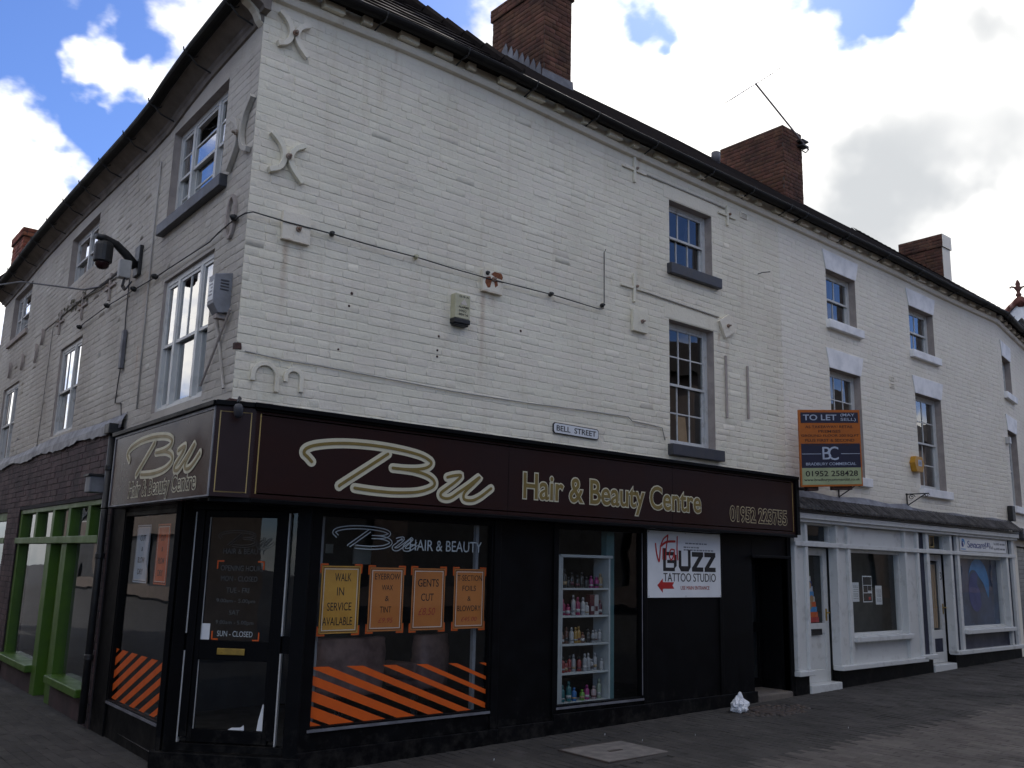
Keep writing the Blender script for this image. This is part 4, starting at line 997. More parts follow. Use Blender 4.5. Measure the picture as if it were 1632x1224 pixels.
MB().box(FD, .0, 3.0, 0, .18, 2.42, 2.62).build('shop_cornice', slate, DB, bevel=.02)
bx(FC, 7.36, 7.50, .01, .10, 2.74, 3.02).build('junction_box', black_m, DB, bevel=.01)
bx(FD, .02, .16, .0, .08, 4.20, 4.33).build('meter_box', lightgrey, DB, bevel=.01)

# ================================================================== gabled house far down the street
GP = Vector((26.27, 3.9, 9.9)); gr = Vector((cos(YAW+.25), -sin(YAW+.25), 0)); gn = Vector((-sin(YAW+.25), -cos(YAW+.25), 0))
FG = Frame((GP.x, GP.y, 0), gr, gn)
GH = thing('gabled_house', 'distant white gabled house with red ridge tiles and terracotta finial', 'building', (GP.x, GP.y, .4))
hw = 3.2
MB().prism(FG, [(-hw, .4), (hw, .4), (hw, 9.8-hw), (0, 9.8), (-hw, 9.8-hw)], -6, 0).build('wall', trim_w, GH)
for s in (-1, 1):
    MB().prism(FG, [(0, 9.93), (s*(hw+.3), 9.93-hw-.3), (s*(hw+.3), 9.45-hw-.3), (0, 9.45)], .0, .30).build('bargeboard', lint_w, GH)
    MB().quad(FG(0, .36, 9.98), FG(0, -6.2, 9.98), FG(s*(hw+.4), -6.2, 9.58-hw), FG(s*(hw+.4), .36, 9.58-hw)).quad(FG(0, .36, 9.92), FG(0, -6.2, 9.92), FG(s*(hw+.4), -6.2, 9.52-hw), FG(s*(hw+.4), .36, 9.52-hw)).build('roof_slope', tile_red, GH)
    bt = MB(); bt.prism(FG, [(0, 9.32), (s*.9, 8.42), (s*.9, 8.30), (s*.45, 8.6), (s*.40, 8.5), (0, 9.0)], .01, .12); bt.build('gable_timber', exp_brick, GH)
for i in range(9): MB().tube([FG(0, .34-.7*i, 9.95), FG(0, -.34-.7*i, 9.99)], [.17, .14], 10).build('ridge_tile', tile_red, GH, smooth=True)
fn = thing('roof_finial', 'terracotta cross shaped finial on the distant white gable', 'finial', tuple(FG(0, .2, 9.95)))
MB().lathe(FG(0, .2, 9.9), [(.10, 0), (.075, .12), (.055, .25), (.085, .28), (.085, .32), (.05, .35), (.06, .45), (.085, .53), (.06, .58), (.075, .64), (.055, .70), (.03, .76), (.01, .78)], 10).build('stem', terra, fn, smooth=True)
for s in (-1, 1): MB().tube([FG(s*.03, .2, 10.34), FG(s*.10, .2, 10.44), FG(s*.18, .2, 10.46), FG(s*.225, .2, 10.44), FG(s*.22, .2, 10.40)], [.035, .032, .028, .025, .02], 7).build('scroll', terra, fn, smooth=True)

# ================================================================== house beyond the side wing, at the left edge
NH = thing('side_street_house', 'dark brick house beyond the far left end of the corner building', 'building', tuple(FB(15, -1, .05)))
NW_ = [(13.2, 14.2, 3.2, 4.6), (16.2, 17.2, 3.2, 4.6), (13.0, 15.4, .5, 2.3), (16.0, 18.4, .5, 2.3)]
nhw = wall_grid(MB(), FB, 12.3, 20, 0, 5.4, NW_, .0); nhw.quad(FB(12.3, 0, 0), FB(12.3, -6, 0), FB(12.3, -6, 5.4), FB(12.3, -3, 7.4), FB(12.3, 0, 5.4)); nhw.build('wall', brick_dk, NH)
for o in NW_:
    w_ = MB().frame(FB, *o, .07, -.12, -.05).build('window', trim_old, NH); sheet(FB, o[0], o[1], -.09, -.09, o[2], o[3]).build('pane', glass, w_); bx(FB, o[0], o[1], -.5, -.45, o[2], o[3]).build('blind', int_dark, w_)
MB().quad(FB(12.2, .25, 5.35), FB(20, .25, 5.35), FB(20, -3, 7.45), FB(12.2, -3, 7.45)).quad(FB(12.2, -6.2, 5.35), FB(20, -6.2, 5.35), FB(20, -3, 7.45), FB(12.2, -3, 7.45)).build('roof', tile_m, NH)
MB().tube([FB(12.36, .08, .1), FB(12.36, .08, 5.2), FB(12.36, .22, 5.4)], .05, 8).build('downpipe', black_m, NH)

# ================================================================== houses across the streets (they shade and are mirrored in the glass)
def far_terrace(name, label, F, length, height, m, seed):
    t = thing(name, label, 'building', tuple(F(length/2, 0, .0)))
    rn = random.Random(seed); ops = []
    u = 1.0
    while u < length-1.5:
        for z0, z1 in ((3.4, 5.0), (6.0, 7.2)):
            if z1 < height-.5: ops.append((u, u+1.0, z0, z1))
        u += rn.uniform(2.2, 2.9)
    shops = [(a, a+3.6, .5, 2.6) for a in [1+4.6*k for k in range(int((length-4)/4.6)+1)]]
    wall_grid(MB(), F, 0, length, 0, height, ops+shops).build('wall', m, t)
    MB().quad(F(0, .3, height), F(length, .3, height), F(length, -3, height+2.2), F(0, -3, height+2.2)).quad(F(0, -6, height), F(length, -6, height), F(length, -3, height+2.2), F(0, -3, height+2.2)).quad(F(0, 0, 0), F(0, -6, 0), F(0, -6, height), F(0, -3, height+2.2), F(0, 0, height)).quad(F(length, 0, 0), F(length, -6, 0), F(length, -6, height), F(length, -3, height+2.2), F(length, 0, height)).quad(F(0, -6, 0), F(length, -6, 0), F(length, -6, height), F(0, -6, height)).build('roof', tile_m, t)
    for o in ops:
        w = MB().frame(F, *o, .07, -.12, -.06).box(F, o[0]+.07, o[1]-.07, -.12, -.07, (o[2]+o[3])/2-.03, (o[2]+o[3])/2+.03).build('window', trim_w, t); bx(F, o[0], o[1], -.2, -.15, o[2], o[3]).build('pane', int_dark, w)
    for o in shops: bx(F, o[0], o[1], -.2, -.15, o[2], o[3]).build('shop_window', int_dark, t)
opp_b = mat('opposite_red_brick', (.15, .115, .10), .9, (.12, .09, .08), 3)
opp_w = mat('opposite_render', (.19, .15, .125), .9, (.15, .12, .10), 3)
far_terrace('opposite_terrace', 'red brick terrace across the street, mirrored in the shop windows', Frame((56, -12.5, .6), (-1, 0, 0), (0, 1, 0)), 53, 7.6, opp_b, 4)
far_terrace('opposite_terrace', 'rendered terrace across the side street, mirrored in the side windows', Frame((-9.0, -3, 0), (0, 1, 0), (1, 0, 0)), 56, 6.6, opp_w, 5)

# ================================================================== shop signs
FQ, FP = Vector((.129, -.20, 0)), Vector((-.158, -.112, 0))          # ends of the small corner panel
FN = Frame(FP, FQ-FP, (-(FQ-FP).y*-1, -(FQ-FP).x, 0))
if FN.n.dot(CAM-FP) < 0: FN.n = -FN.n
NL = (FQ-FP).length
OB = FP.dot(FB.n)                                                    # offset of the side sign
PBu = FP.dot(FB.d)
SG = thing('shop_sign', 'long maroon fascia sign with gold Bu and Hair & Beauty Centre lettering', 'sign', (3.8, -.1, 2.2))
sg = MB().box(FA, .129, 7.53, .0, .20, 2.20, 2.905).build('panel', maroon, SG, bevel=.004)
MB().box(FA, .10, 7.58, .0, .25, 2.905, 2.945).box(FA, .12, 7.56, .0, .225, 2.885, 2.905).build('top_moulding', black, SG, bevel=.006)
MB().box(FA, .129, 7.55, .0, .215, 2.165, 2.20).build('bottom_moulding', black, SG, bevel=.006)
MB().box(FA, 7.53, 7.60, .0, .23, 2.20, 2.93).build('end_block', black, SG, bevel=.006)
for a in (2.72, 5.12): bx(FA, a, a+.004, .2, .2012, 2.2, 2.9).build('panel_seam', black, SG)
gl = .2005
MB().frame(FA, .165, 7.49, 2.235, 2.865, .010, gl, gl+.001).build('gold_line', goldline, SG)
bu_mark(FA, .55, 2.20, 1.83, .545, .2005, SG, cream, gold, wt=.085, wi=.026, thick=.002)
write('Hair & Beauty Centre', FA, 2.915, 2.30, 2.70, .325, .2005, SG, cream, offset=.046, thick=.002, name='lettering_outline')
write('Hair & Beauty Centre', FA, 2.915, 2.30, 2.70, .325, .203, SG, gold, offset=.012, thick=.002)
write('01952 223755', FA, 6.17, 2.315, 1.17, .175, .2005, SG, greyline, offset=.044, thick=.0015, name='lettering_outline', space=.95)
write('01952 223755', FA, 6.17, 2.315, 1.17, .175, .2025, SG, maroon, offset=.004, thick=.0015, space=.95)
CP = thing('corner_sign_panel', 'narrow maroon corner panel with plain gold border beside the entrance', 'sign', tuple(FP)[:2]+(2.2,))
MB().box(FN, 0, NL, -.12, 0, 2.20, 2.905).build('panel', maroon, CP, bevel=.003)
MB().box(FN, -.01, NL+.0, -.12, .03, 2.905, 2.945).build('top_moulding', black, CP, bevel=.004); MB().box(FN, 0, NL, -.12, .012, 2.165, 2.2).build('bottom_moulding', black, CP)
MB().frame(FN, .028, NL-.03, 2.235, 2.865, .008, .0005, .0015).build('gold_line', goldline, CP)
SS = thing('shop_sign', 'short glossy side sign reading Bu with Hair & Beauty Centre below', 'sign', tuple(FB(1.2, .1, 2.2)))
MB().box(FB, PBu+.01, 2.62, .0, OB, 2.19, 2.905).build('panel', maroon_g, SS, bevel=.004)
MB().frame(FB, PBu+.012, 2.60, 2.192, 2.90, .022, OB, OB+.008).build('edge_trim', grey_box, SS)
MB().box(FB, PBu, 2.64, .0, OB+.03, 2.905, 2.945).build('top_moulding', black, SS, bevel=.005)
bu_mark(FB, 2.14, 2.345, 1.86, .47, OB+.001, SS, cream, gold, sgn=-1, wt=.075, wi=.026)
write('Hair & Beauty Centre', FB, 1.98, 2.225, 1.78, .19, OB+.001, SS, cream, sgn=-1, offset=.045, name='lettering_outline')
write('Hair & Beauty Centre', FB, 1.98, 2.225, 1.78, .19, OB+.0035, SS, maroon_g, sgn=-1, offset=-.006)

SB = thing('street_sign', 'white street nameplate reading BELL STREET above the maroon sign', 'sign', tuple(FA(3.79, 0, 3.08)))
FS = Frame(FA(3.46, .02, 3.092), (1, 0, -.012), (0, -1, 0))
def chp(u0, u1, z0, z1, c): return [(u0+c, z0), (u1-c, z0), (u1, z0+c), (u1, z1-c), (u1-c, z1), (u0+c, z1), (u0, z1-c), (u0, z0+c)]
MB().prism(FS, chp(0, .665, 0, .115, .02), -.014, 0).build('plate_border', ink, SB)
MB().prism(FS, chp(.008, .657, .008, .107, .018), 0, .002).build('plate', white_v, SB)
write('BELL  STREET', FS, .045, .03, .575, .057, .002, SB, ink, offset=.008, thick=.002)

VB = thing('tattoo_sign', 'white square sign reading Vital BUZZ TATTOO STUDIO with red arrow', 'sign', tuple(FA(5.55, 0, 1.42)))
MB().box(FA, 4.905, 6.20, .004, .022, 1.418, 2.155).build('board', white_v, VB, bevel=.002)
def blk(poly): MB().prism(FA, poly, .0222, .0245).build('lettering', ink, VB)
bz0, bz1 = 1.71, 1.925
def bar_letter(segs):
    m_ = MB()
    for k, pl_ in enumerate(segs): m_.prism(FA, pl_, .0222, .0243+.0003*k)
    m_.build('lettering', ink, VB)
t_ = .04
bar_letter([[(5.16, bz0), (5.205, bz0), (5.205, bz1+.04), (5.16, bz1+.04)], [(5.205, bz0), (5.36, bz0), (5.36, bz0+t_), (5.205, bz0+t_)], [(5.205, bz1-t_), (5.36, bz1-t_), (5.36, bz1+.0), (5.205, bz1+.0)], [(5.23, 1.80), (5.35, 1.80), (5.35, 1.835), (5.23, 1.835)], [(5.32, bz0), (5.39, bz0+.06), (5.39, bz1-.03), (5.345, bz1-.03), (5.345, bz0+.05)]])
bar_letter([[(5.43, bz0+.05), (5.475, bz0+.05), (5.475, bz1+.02), (5.43, bz1+.02)], [(5.43, bz0+.05), (5.47, bz0), (5.60, bz0), (5.64, bz0+.05), (5.59, bz0+.06), (5.48, bz0+.06)], [(5.595, bz0+.05), (5.64, bz0+.05), (5.64, bz1+.03), (5.595, bz1+.03)]])
for q in (5.665, 5.895):
    bar_letter([[(q, bz1-.045), (q+.205, bz1-.045), (q+.205, bz1+.01), (q, bz1+.01)], [(q, bz0), (q+.205, bz0), (q+.205, bz0+.05), (q, bz0+.05)], [(q, bz0+.04), (q+.075, bz0+.04), (q+.205, bz1-.035), (q+.13, bz1-.035)]])
write('TATTOO STUDIO', FA, 5.165, 1.595, .935, .095, .0222, VB, ink, thick=.002)
write('USE MAIN ENTRANCE', FA, 5.46, 1.505, .52, .042, .0222, VB, ink_r, thick=.002)
MB().prism(FA, [(5.06, 1.552), (5.15, 1.628), (5.15, 1.588), (5.345, 1.588), (5.315, 1.552), (5.345, 1.516), (5.15, 1.516), (5.15, 1.472)], .0222, .0245).build('arrow', red_v, VB)
vt = MB()
for st, w in (([(5.03, 2.01), (5.05, 1.90), (5.085, 1.815), (5.10, 1.86), (5.115, 1.99)], .020), ([(5.115, 1.98), (5.16, 2.06), (5.23, 2.105), (5.24, 2.10), (5.21, 1.95), (5.205, 1.84)], .018), ([(5.13, 1.99), (5.22, 2.035), (5.36, 2.045)], .026), ([(5.155, 1.96), (5.155, 1.84)], .016), ([(5.35, 1.95), (5.29, 1.95), (5.265, 1.88), (5.30, 1.835), (5.345, 1.90), (5.35, 1.95), (5.355, 1.84)], .017), ([(5.405, 2.10), (5.40, 1.95), (5.41, 1.84)], .018)):
    vt.ribbon(FA, [(p.x, p.y) for p in catmull(st, 5)], w, .0250, .0262)
vt.build('script_lettering', red_v, VB)
sm_ = MB()
for z, a, b in ((2.03, 5.55, 5.95), (1.985, 5.52, 5.80), (1.955, 5.52, 6.07)):
    u = a
    while u < b: w = R(.02, .06); sm_.box(FA, u, min(u+w, b), .0222, .0236, z-.008, z+.008); u += w+.012
sm_.build('small_print', grey_box, VB)
for a, z in ((4.92, 1.435), (6.185, 1.435), (4.92, 2.14), (6.185, 2.14), (5.55, 1.432), (5.55, 2.142)): MB().lathe(FA(a, .022, z), [(.007, 0), (.007, .003), (.003, .005)], 8, axis=(0, -1, 0)).build('screw', steel, VB)

# TO LET board, set at an angle to the wall
TL, TR = FC(-.08, .26, 2.815), FC(.70, .70, 2.865)
FT = Frame(TL, TR-TL, (0, 0, 0) if False else ((TR-TL).y, -(TR-TL).x, 0))
if FT.n.dot(CAM-TL) < 0: FT.n = -FT.n
TW = (TR-TL).length; TH = 1.015
TB = thing('letting_board', 'orange and navy TO LET board projecting from the cream house wall', 'sign', tuple(FC(.3, 0, 2.7)))
bx(FT, 0, TW, -.03, 0, 0, TH).build('board', board_o, TB, bevel=.003)
def band(z0, z1, m_, a=.028, n='printed_band'): bx(FT, a, TW-a, 0, .002, z0, z1).build(n, m_, TB)
band(TH-.175, TH-.035, navy); band(.245, .565, navy, .02); band(.025, .245, board_g, .02)
tw = lambda b, x0, x1, z, h, m_, off=.0: write(b, FT, TW*x0, z, TW*(x1-x0), h, .002, TB, m_, thick=.002, offset=off)
tw('TO LET', .07, .61, TH-.14, .075, pale_bl, .012); tw('(MAY', .68, .91, TH-.098, .048, pale_bl, .008); tw('SELL)', .68, .93, TH-.158, .048, pale_bl, .008)
for k, (b, x0, x1) in enumerate((('AS TAKEAWAY/ RETAIL', .10, .88), ('PREMISES', .31, .67), ('GROUND FLOOR 200 SQ.FT', .03, .97), ('PLUS FIRST & SECOND', .09, .89), ('FLOORS OF 304 SQ.FT', .10, .89))):
    write(b, FT, TW*x0, TH-.245-k*.060, TW*(x1-x0), .036, .0005, TB, ink_br, thick=.002, offset=.004)
write('B', FT, TW*.36, .355, TW*.14, .165, .002, TB, pale_bl, thick=.002); write('C', FT, TW*.455, .345, TW*.165, .18, .0025, TB, pale_bl, thick=.002)
bx(FT, .025, TW*.34, .002, .003, .425, .432).build('rule', pale_bl, TB); bx(FT, TW*.66, TW-.025, .002, .003, .425, .432).build('rule', pale_bl, TB)
tw('BRADBURY COMMERCIAL', .09, .90, .278, .036, pale_bl, .004); tw('01952 258428', .08, .92, .135, .07, ink, .012); tw('www.bradburycommercial.co.uk', .05, .95, .065, .042, ink, .004)
for a, oz in ((.10, .04), (.72, .10)):
    p = FT(TW*a, -.03, oz-.06); q = Vector(p)
    MB().tube([q, q+Vector((.05, 0, .0)), FC((q-FC.o).dot(FC.d)+.15, .0, q.z+.02)], .022, 7).build('support_arm', black_m, TB)
MB().box(FT, TW*.1, TW*.3, -.10, -.03, -.05, .02).box(FT, TW*.52, TW*.85, -.10, -.03, -.045, .02).build('support_block', exp_brick, TB, bevel=.01)

CS = thing('care_agency_sign', 'white Sevacare sign with blue swirl above the right hand shop window', 'sign', tuple(FC(6, 0, 2.14)))
bx(FC, 5.05, 7.0, .02, .07, 2.145, 2.375).build('board', white_v, CS, bevel=.003); MB().frame(FC, 5.04, 7.01, 2.135, 2.385, .018, .02, .078).build('edge_trim', lightgrey, CS, bevel=.002)
write('Sevacare', FC, 5.36, 2.20, .70, .115, .0705, CS, blue_d, thick=.002, space=.9); write('(UK)', FC, 6.07, 2.20, .22, .11, .0705, CS, blue_d, thick=.002, space=.85); write('Ltd', FC, 6.31, 2.20, .09, .06, .0705, CS, grey_box, thick=.002)
write('Tel: 01952', FC, 6.45, 2.275, .25, .04, .0705, CS, grey_box, thick=.002); write('Fax: 01952', FC, 6.45, 2.19, .25, .04, .0705, CS, grey_box, thick=.002)
for z in (2.28, 2.195):
    for a, b in ((6.73, 6.81), (6.83, 6.94)): bx(FC, a, b, .0705, .0715, z, z+.028).build('small_print', grey_box, CS)
def swirl(F, cu, cz, r, o, parent, m1, m2):
    c1_ = [(cu+r*(.95*cos(t)), cz+r*1.0*sin(t)) for t in [radians(a) for a in range(-30, 166, 15)]] + [(cu-r*.45+r*.5*cos(t), cz+r*.15+r*.42*sin(t)) for t in [radians(a) for a in range(150, 10, -20)]] + [(cu+r*.45, cz+.05*r)]
    MB().prism(F, c1_, o, o+.002).build('swirl', m1, parent)
    c2_ = [(cu-r*.35+r*.62*cos(t), cz-r*.25+r*.75*sin(t)) for t in [radians(a) for a in range(60, 330, 20)]] + [(cu+r*.05, cz-r*.2), (cu-r*.2, cz+r*.05)]
    MB().prism(F, c2_, o+.0025, o+.004).build('swirl', m2, parent)
swirl(FC, 5.19, 2.275, .07, .0705, CS, blue_l, blue_d)
bx(FC, 5.10, 5.28, .0705, .0715, 2.165, 2.18).build('small_print', blue_l, CS)
WF = thing('window_decal', 'large blue swirl on the dark film inside the right hand shop window', 'decal', tuple(FC(6.0, -.2, 1.3)))
swirl(FC, 6.12, 1.58, .45, -.098, WF, blue_l, blue_d)

# ================================================================== window posters of the salon
def poster(lines, u0, u1, z0, z1, bg_m, label, F=FA, off=-.045, sgn=1, price=None, name='window_poster', corner=True, tilt=0.0):
    t = thing(name, label, 'poster', tuple(F((u0+u1)/2, off, z0)), 'posters in the salon window')
    uL, w, h = (u0 if sgn > 0 else u1), abs(u1-u0), z1-z0
    FL = Frame(F(uL, off, z0), F.d*sgn+Vector((0, 0, tilt)), F.n)
    bx(FL, 0, w, -.002, 0, 0, h).build('sheet', bg_m, t)
    MB().frame(FL, .012, w-.012, .012, h-.012, .006, .0002, .0008).build('border_line', ink_br, t); MB().frame(FL, .024, w-.024, .024, h-.024, .006, .0002, .0008).build('border_line', offw, t)
    if corner:
        cm = MB()
        for cx, sx in ((-.016, 1), (w+.016, -1)):
            for cz, sz in ((-.018, 1), (h+.018, -1)):
                a, b = sorted((cx, cx+sx*.075)); c, d = sorted((cz, cz+sz*.014)); cm.box(FL, a, b, -.004, -.0022, c, d)
                a, b = sorted((cx, cx+sx*.014)); c, d = sorted((cz+sz*.014, cz+sz*.08)); cm.box(FL, a, b, -.004, -.0022, c, d)
        cm.build('corner_mark', orange, t)
    for b, x0, x1, zz, hh in lines: write(b, FL, w*x0, h*zz, w*(x1-x0), h*hh, .0004, t, ink, thick=.001, offset=0.0)
    if price: write(price[0], FL, w*price[1], h*price[3], w*(price[2]-price[1]), h*price[4], .0004, t, ink_r, thick=.001, slant=.2)
    return t
poster([('WALK', .34, .76, .77, .12), ('IN', .41, .59, .56, .12), ('SERVICE', .18, .80, .335, .12), ('AVAILABLE', .08, .84, .12, .12)], .925, 1.297, 1.14, 1.697, poster_y, 'amber poster reading WALK IN SERVICE AVAILABLE in the salon window', tilt=.002)
poster([('EYEBROW', .15, .88, .81, .095), ('WAX', .36, .68, .64, .085), ('&', .47, .58, .47, .08), ('TINT', .33, .66, .29, .095)], 1.39, 1.745, 1.147, 1.69, poster_o, 'orange poster reading EYEBROW WAX & TINT in the salon window', price=('£9.95', .30, .70, .13, .08))
poster([('GENTS', .17, .80, .70, .125), ('CUT', .28, .66, .47, .12)], 1.835, 2.197, 1.145, 1.69, poster_o, 'orange poster reading GENTS CUT in the salon window', price=('£8.50', .21, .70, .24, .12))
poster([('T-SECTION', .10, .90, .80, .095), ('FOILS', .27, .71, .63, .09), ('&', .44, .55, .46, .08), ('BLOWDRY', .12, .88, .29, .095)], 2.302, 2.663, 1.147, 1.69, poster_o, 'orange poster reading T-SECTION FOILS & BLOWDRY in the salon window', price=('£45.00', .25, .75, .12, .075))
for u0, u1, m_, lab in ((1.87, 2.28, pale_bl, 'faded pale poster in the side window of the salon'), (1.32, 1.66, orange, 'red orange poster in the side window of the salon')):
    poster([('CUT', .3, .7, .72, .10), ('&', .45, .55, .54, .08), ('BLOW', .25, .75, .34, .10), ('DRY', .3, .7, .14, .1)], u0, u1, 1.49, 2.03, m_, lab, FB, -.05, -1, corner=False)
def decal_text(label, name='window_lettering', loc=(0, 0, 0)): return thing(name, label, 'lettering', loc)
WL = decal_text('frosted outline lettering Bu HAIR & BEAUTY across the top of the salon window', loc=tuple(FA(1.8, -.02, 1.85)))
bu_outline(FA, 1.0, 1.80, .80, .24, -.0235, WL, etch, gap=.026, lw=.0075)
write('HAIR & BEAUTY', FA, 1.775, 1.845, .82, .098, -.0235, WL, etch, thick=.001)
DL = decal_text('dim opening hours lettering on the glass of the corner door', loc=tuple(FK(.6, -.1, 1.1)))
bu_outline(FK, .82, 1.80, -.46, .17, -.1055, DL, etch_d, gap=.018, lw=.004)
for b, a, w, z, h in (('HAIR & BEAUTY', .775, .375, 1.775, .045), ('OPENING HOURS', .785, .375, 1.635, .045), ('MON - CLOSED', .775, .32, 1.55, .042), ('TUE - FRI', .72, .20, 1.455, .042), ('9.00am - 5.00pm', .80, .34, 1.365, .04), ('SAT', .68, .09, 1.275, .04), ('9.00am - 5.00pm', .79, .33, 1.19, .04), ('SUN - CLOSED', .77, .31, 1.10, .045)):
    write(b, FK, a, z, w, h, -.1055, DL, etch_d if 'SUN' not in b else etch, sgn=-1, thick=.001)
cm = MB()
for a, s_ in ((.82, -1), (.40, 1)):
    for z, v_ in ((1.72, -1), (1.07, 1)):
        p, q = sorted((a, a+s_*.06)); cm.box(FK, p, q, -.1055, -.104, min(z, z+v_*.012), max(z, z+v_*.012)); p, q = sorted((a, a+s_*.012)); cm.box(FK, p, q, -.1055, -.104, min(z, z+v_*.07), max(z, z+v_*.07))
cm.build('corner_mark', orange, DL)
def notice(F, u0, u1, z0, z1, off, label, m_=white_v, seed=0, name='notice_sheet', group=None):
    t = thing(name, label, 'notice', tuple(F((u0+u1)/2, off, z0)), group); bx(F, u0, u1, off-.001, off, z0, z1).build('sheet', m_, t)
    rn = random.Random(seed); lm = MB(); z = z1-.05
    while z > z0+.04:
        a = u0+.03
        while a < u1-.03: w = rn.uniform(.01, .04); lm.box(F, a, min(a+w, u1-.02), off+.0002, off+.0008, z-.004, z+.004); a += w+.01
        z -= rn.choice((.018, .018, .03))
    lm.build('small_print', grey_box, t); return t
notice(FC, 1.730, 1.920, 1.335, 1.605, -.08, 'plain white notice, leftmost of three in the white shop window', seed=2)
nb = notice(FC, 2.030, 2.300, 1.325, 1.70, -.08, 'black and white poster, middle one of three in the white shop window', seed=3)
for a, b, c, d in ((2.045, 2.285, 1.57, 1.685), (2.05, 2.17, 1.465, 1.56), (2.18, 2.285, 1.49, 1.56), (2.045, 2.285, 1.34, 1.45)): bx(FC, a, b, -.0795, -.0785, c, d).build('dark_picture', ink, nb)
bx(FC, 2.19, 2.25, -.0784, -.078, 1.36, 1.40).build('red_spot', red_v, nb)
notice(FC, 2.400, 2.595, 1.290, 1.56, -.08, 'white notice with small print, rightmost of three in the white shop window', seed=4)
bx(FK, .835, .905, -.104, -.102, 1.07, 1.20).build('notice_sheet', white_v, None, 'blank white sheet stuck low on the corner door glass', 'notice')
pt = thing('door_poster', 'tall colourful picture poster behind the glass of the white door', 'poster', tuple(FC(.6, -.14, 1.08)))
for k, m_ in enumerate((red_v, orange, blue_l, orange, lightgrey, blue_l, pale_bl, blue_d, lightgrey, green, yellow, ink)):
    w = .36-.022*k
    bx(FC, .55, .55+w, -.142, -.14, 1.07+.068*k, 1.07+.068*(k+1)).build('picture_strip', m_, pt)
pm = MB(); 
for i in range(5): pm.lathe(FC(.64+.05*(i % 3), -.139, 1.2+.09*i), [(.05-.004*i, 0), (.05, .001)], 9, axis=tuple(FC.n))
pm.build('picture_blob', card, pt)
pw = thing('torn_paper', 'torn white paper left along the bottom of the corner door glass', 'paper', tuple(FK(.4, -.1, .37)))
MB().prism(FK, [(.315, .37), (.365, .37), (.355, .45), (.325, .58), (.315, .57)], -.104, -.103).build('scrap', white_v, pw); MB().prism(FK, [(.47, .368), (.61, .368), (.58, .385), (.5, .39), (.475, .41)], -.104, -.103).build('scrap', white_v, pw)
# orange diagonal stripes on the glass, clipped to the window
def clip(poly, u0, u1, z0, zt):
    def cut(P, f):
        out = []
        for i in range(len(P)):
            a, b = P[i], P[(i+1) % len(P)]; fa, fb = f(a), f(b)
            if fa >= 0: out.append(a)
            if fa*fb < 0: t = fa/(fa-fb); out.append((a[0]+(b[0]-a[0])*t, a[1]+(b[1]-a[1])*t))
        return out
    for f in (lambda p: p[0]-u0, lambda p: u1-p[0], lambda p: p[1]-z0, lambda p: zt(p[0])-p[1]):
        poly = cut(poly, f)
        if len(poly) < 3: return None
    return poly
ST = thing('stripe_decal', 'band of orange diagonal stripes along the bottom of the salon window', 'decal', tuple(FA(1.8, -.02, .42)))
for k in range(11):
    c = .42+.122*k; sl_ = -.385; hh = .049-.0040*k
    pl_ = clip([(.5, c-hh+sl_*(.5-.87)), (3.2, c-hh+sl_*(3.2-.87)), (3.2, c+hh+sl_*(3.2-.87)), (.5, c+hh+sl_*(.5-.87))], .868, 2.692, .422, lambda u: .885-.028*(u-.87))
    if pl_: MB().prism(FA, pl_, -.0238, -.0230).build('stripe', orange, ST)
S2 = thing('stripe_decal', 'orange diagonal stripes along the bottom of the side window', 'decal', tuple(FB(1.8, -.02, .4)))
for k in range(11):
    c = -.36+.120*k; hh = .026+.0015*k
    pl_ = clip([(.5, c-hh+.42*2.3), (2.8, c-hh), (2.8, c+hh), (.5, c+hh+.42*2.3)], 1.03, 2.472, .40, lambda u: .86)
    if pl_: MB().prism(FB, pl_, -.0238, -.0230).build('stripe', orange, S2)

# ================================================================== salon display: shelf unit, bottles, chairs
SHL = (3.735, 4.46)
SU = thing('display_shelf', 'tall white shelf unit of hair products in the narrow salon window', 'shelf', tuple(FA(4.1, -.2, .33)))
for a in (SHL[0], SHL[1]-.022): bx(FA, a, a+.022, -.36, -.12, .33, 1.83).build('side_panel', shelf_w, SU, bevel=.003)
bx(FA, SHL[0]-.02, SHL[1]+.03, -.37, -.11, 1.83, 1.86).build('top', shelf_w, SU, bevel=.004)
ZS = [.375, .665, .95, 1.235, 1.515]
for z in ZS: bx(FA, SHL[0]+.022, SHL[1]-.022, -.355, -.125, z-.02, z).build('shelf_board', shelf_w, SU, bevel=.002)
bx(FA, SHL[0]-.07, SHL[0]-.004, -.30, -.12, .33, 1.85).build('front_post', shelf_w, SU)
bx(FA, 4.50, 4.62, -.30, -.22, .3, 2.2).build('window_post', teal, None, 'slim teal post beside the display shelf in the salon window', 'post')
COLS = {'black': (.012, .012, .014), 'magenta': (.42, .02, .22), 'gold': (.42, .30, .16), 'white': (.62, .62, .62), 'pink': (.45, .04, .14), 'maroon': (.12, .015, .03), 'brown': (.16, .05, .025), 'amber': (.48, .27, .04), 'silver': (.45, .46, .48), 'red': (.35, .03, .03), 'teal': (.02, .20, .22), 'blue': (.03, .20, .55), 'green': (.16, .40, .03), 'pale green': (.40, .48, .36), 'pale pink': (.50, .38, .40)}
BM = {k: mat(k.replace(' ', '_')+'_bottle_plastic', tuple(.55*c+.01 for c in v), .3) for k, v in COLS.items()}
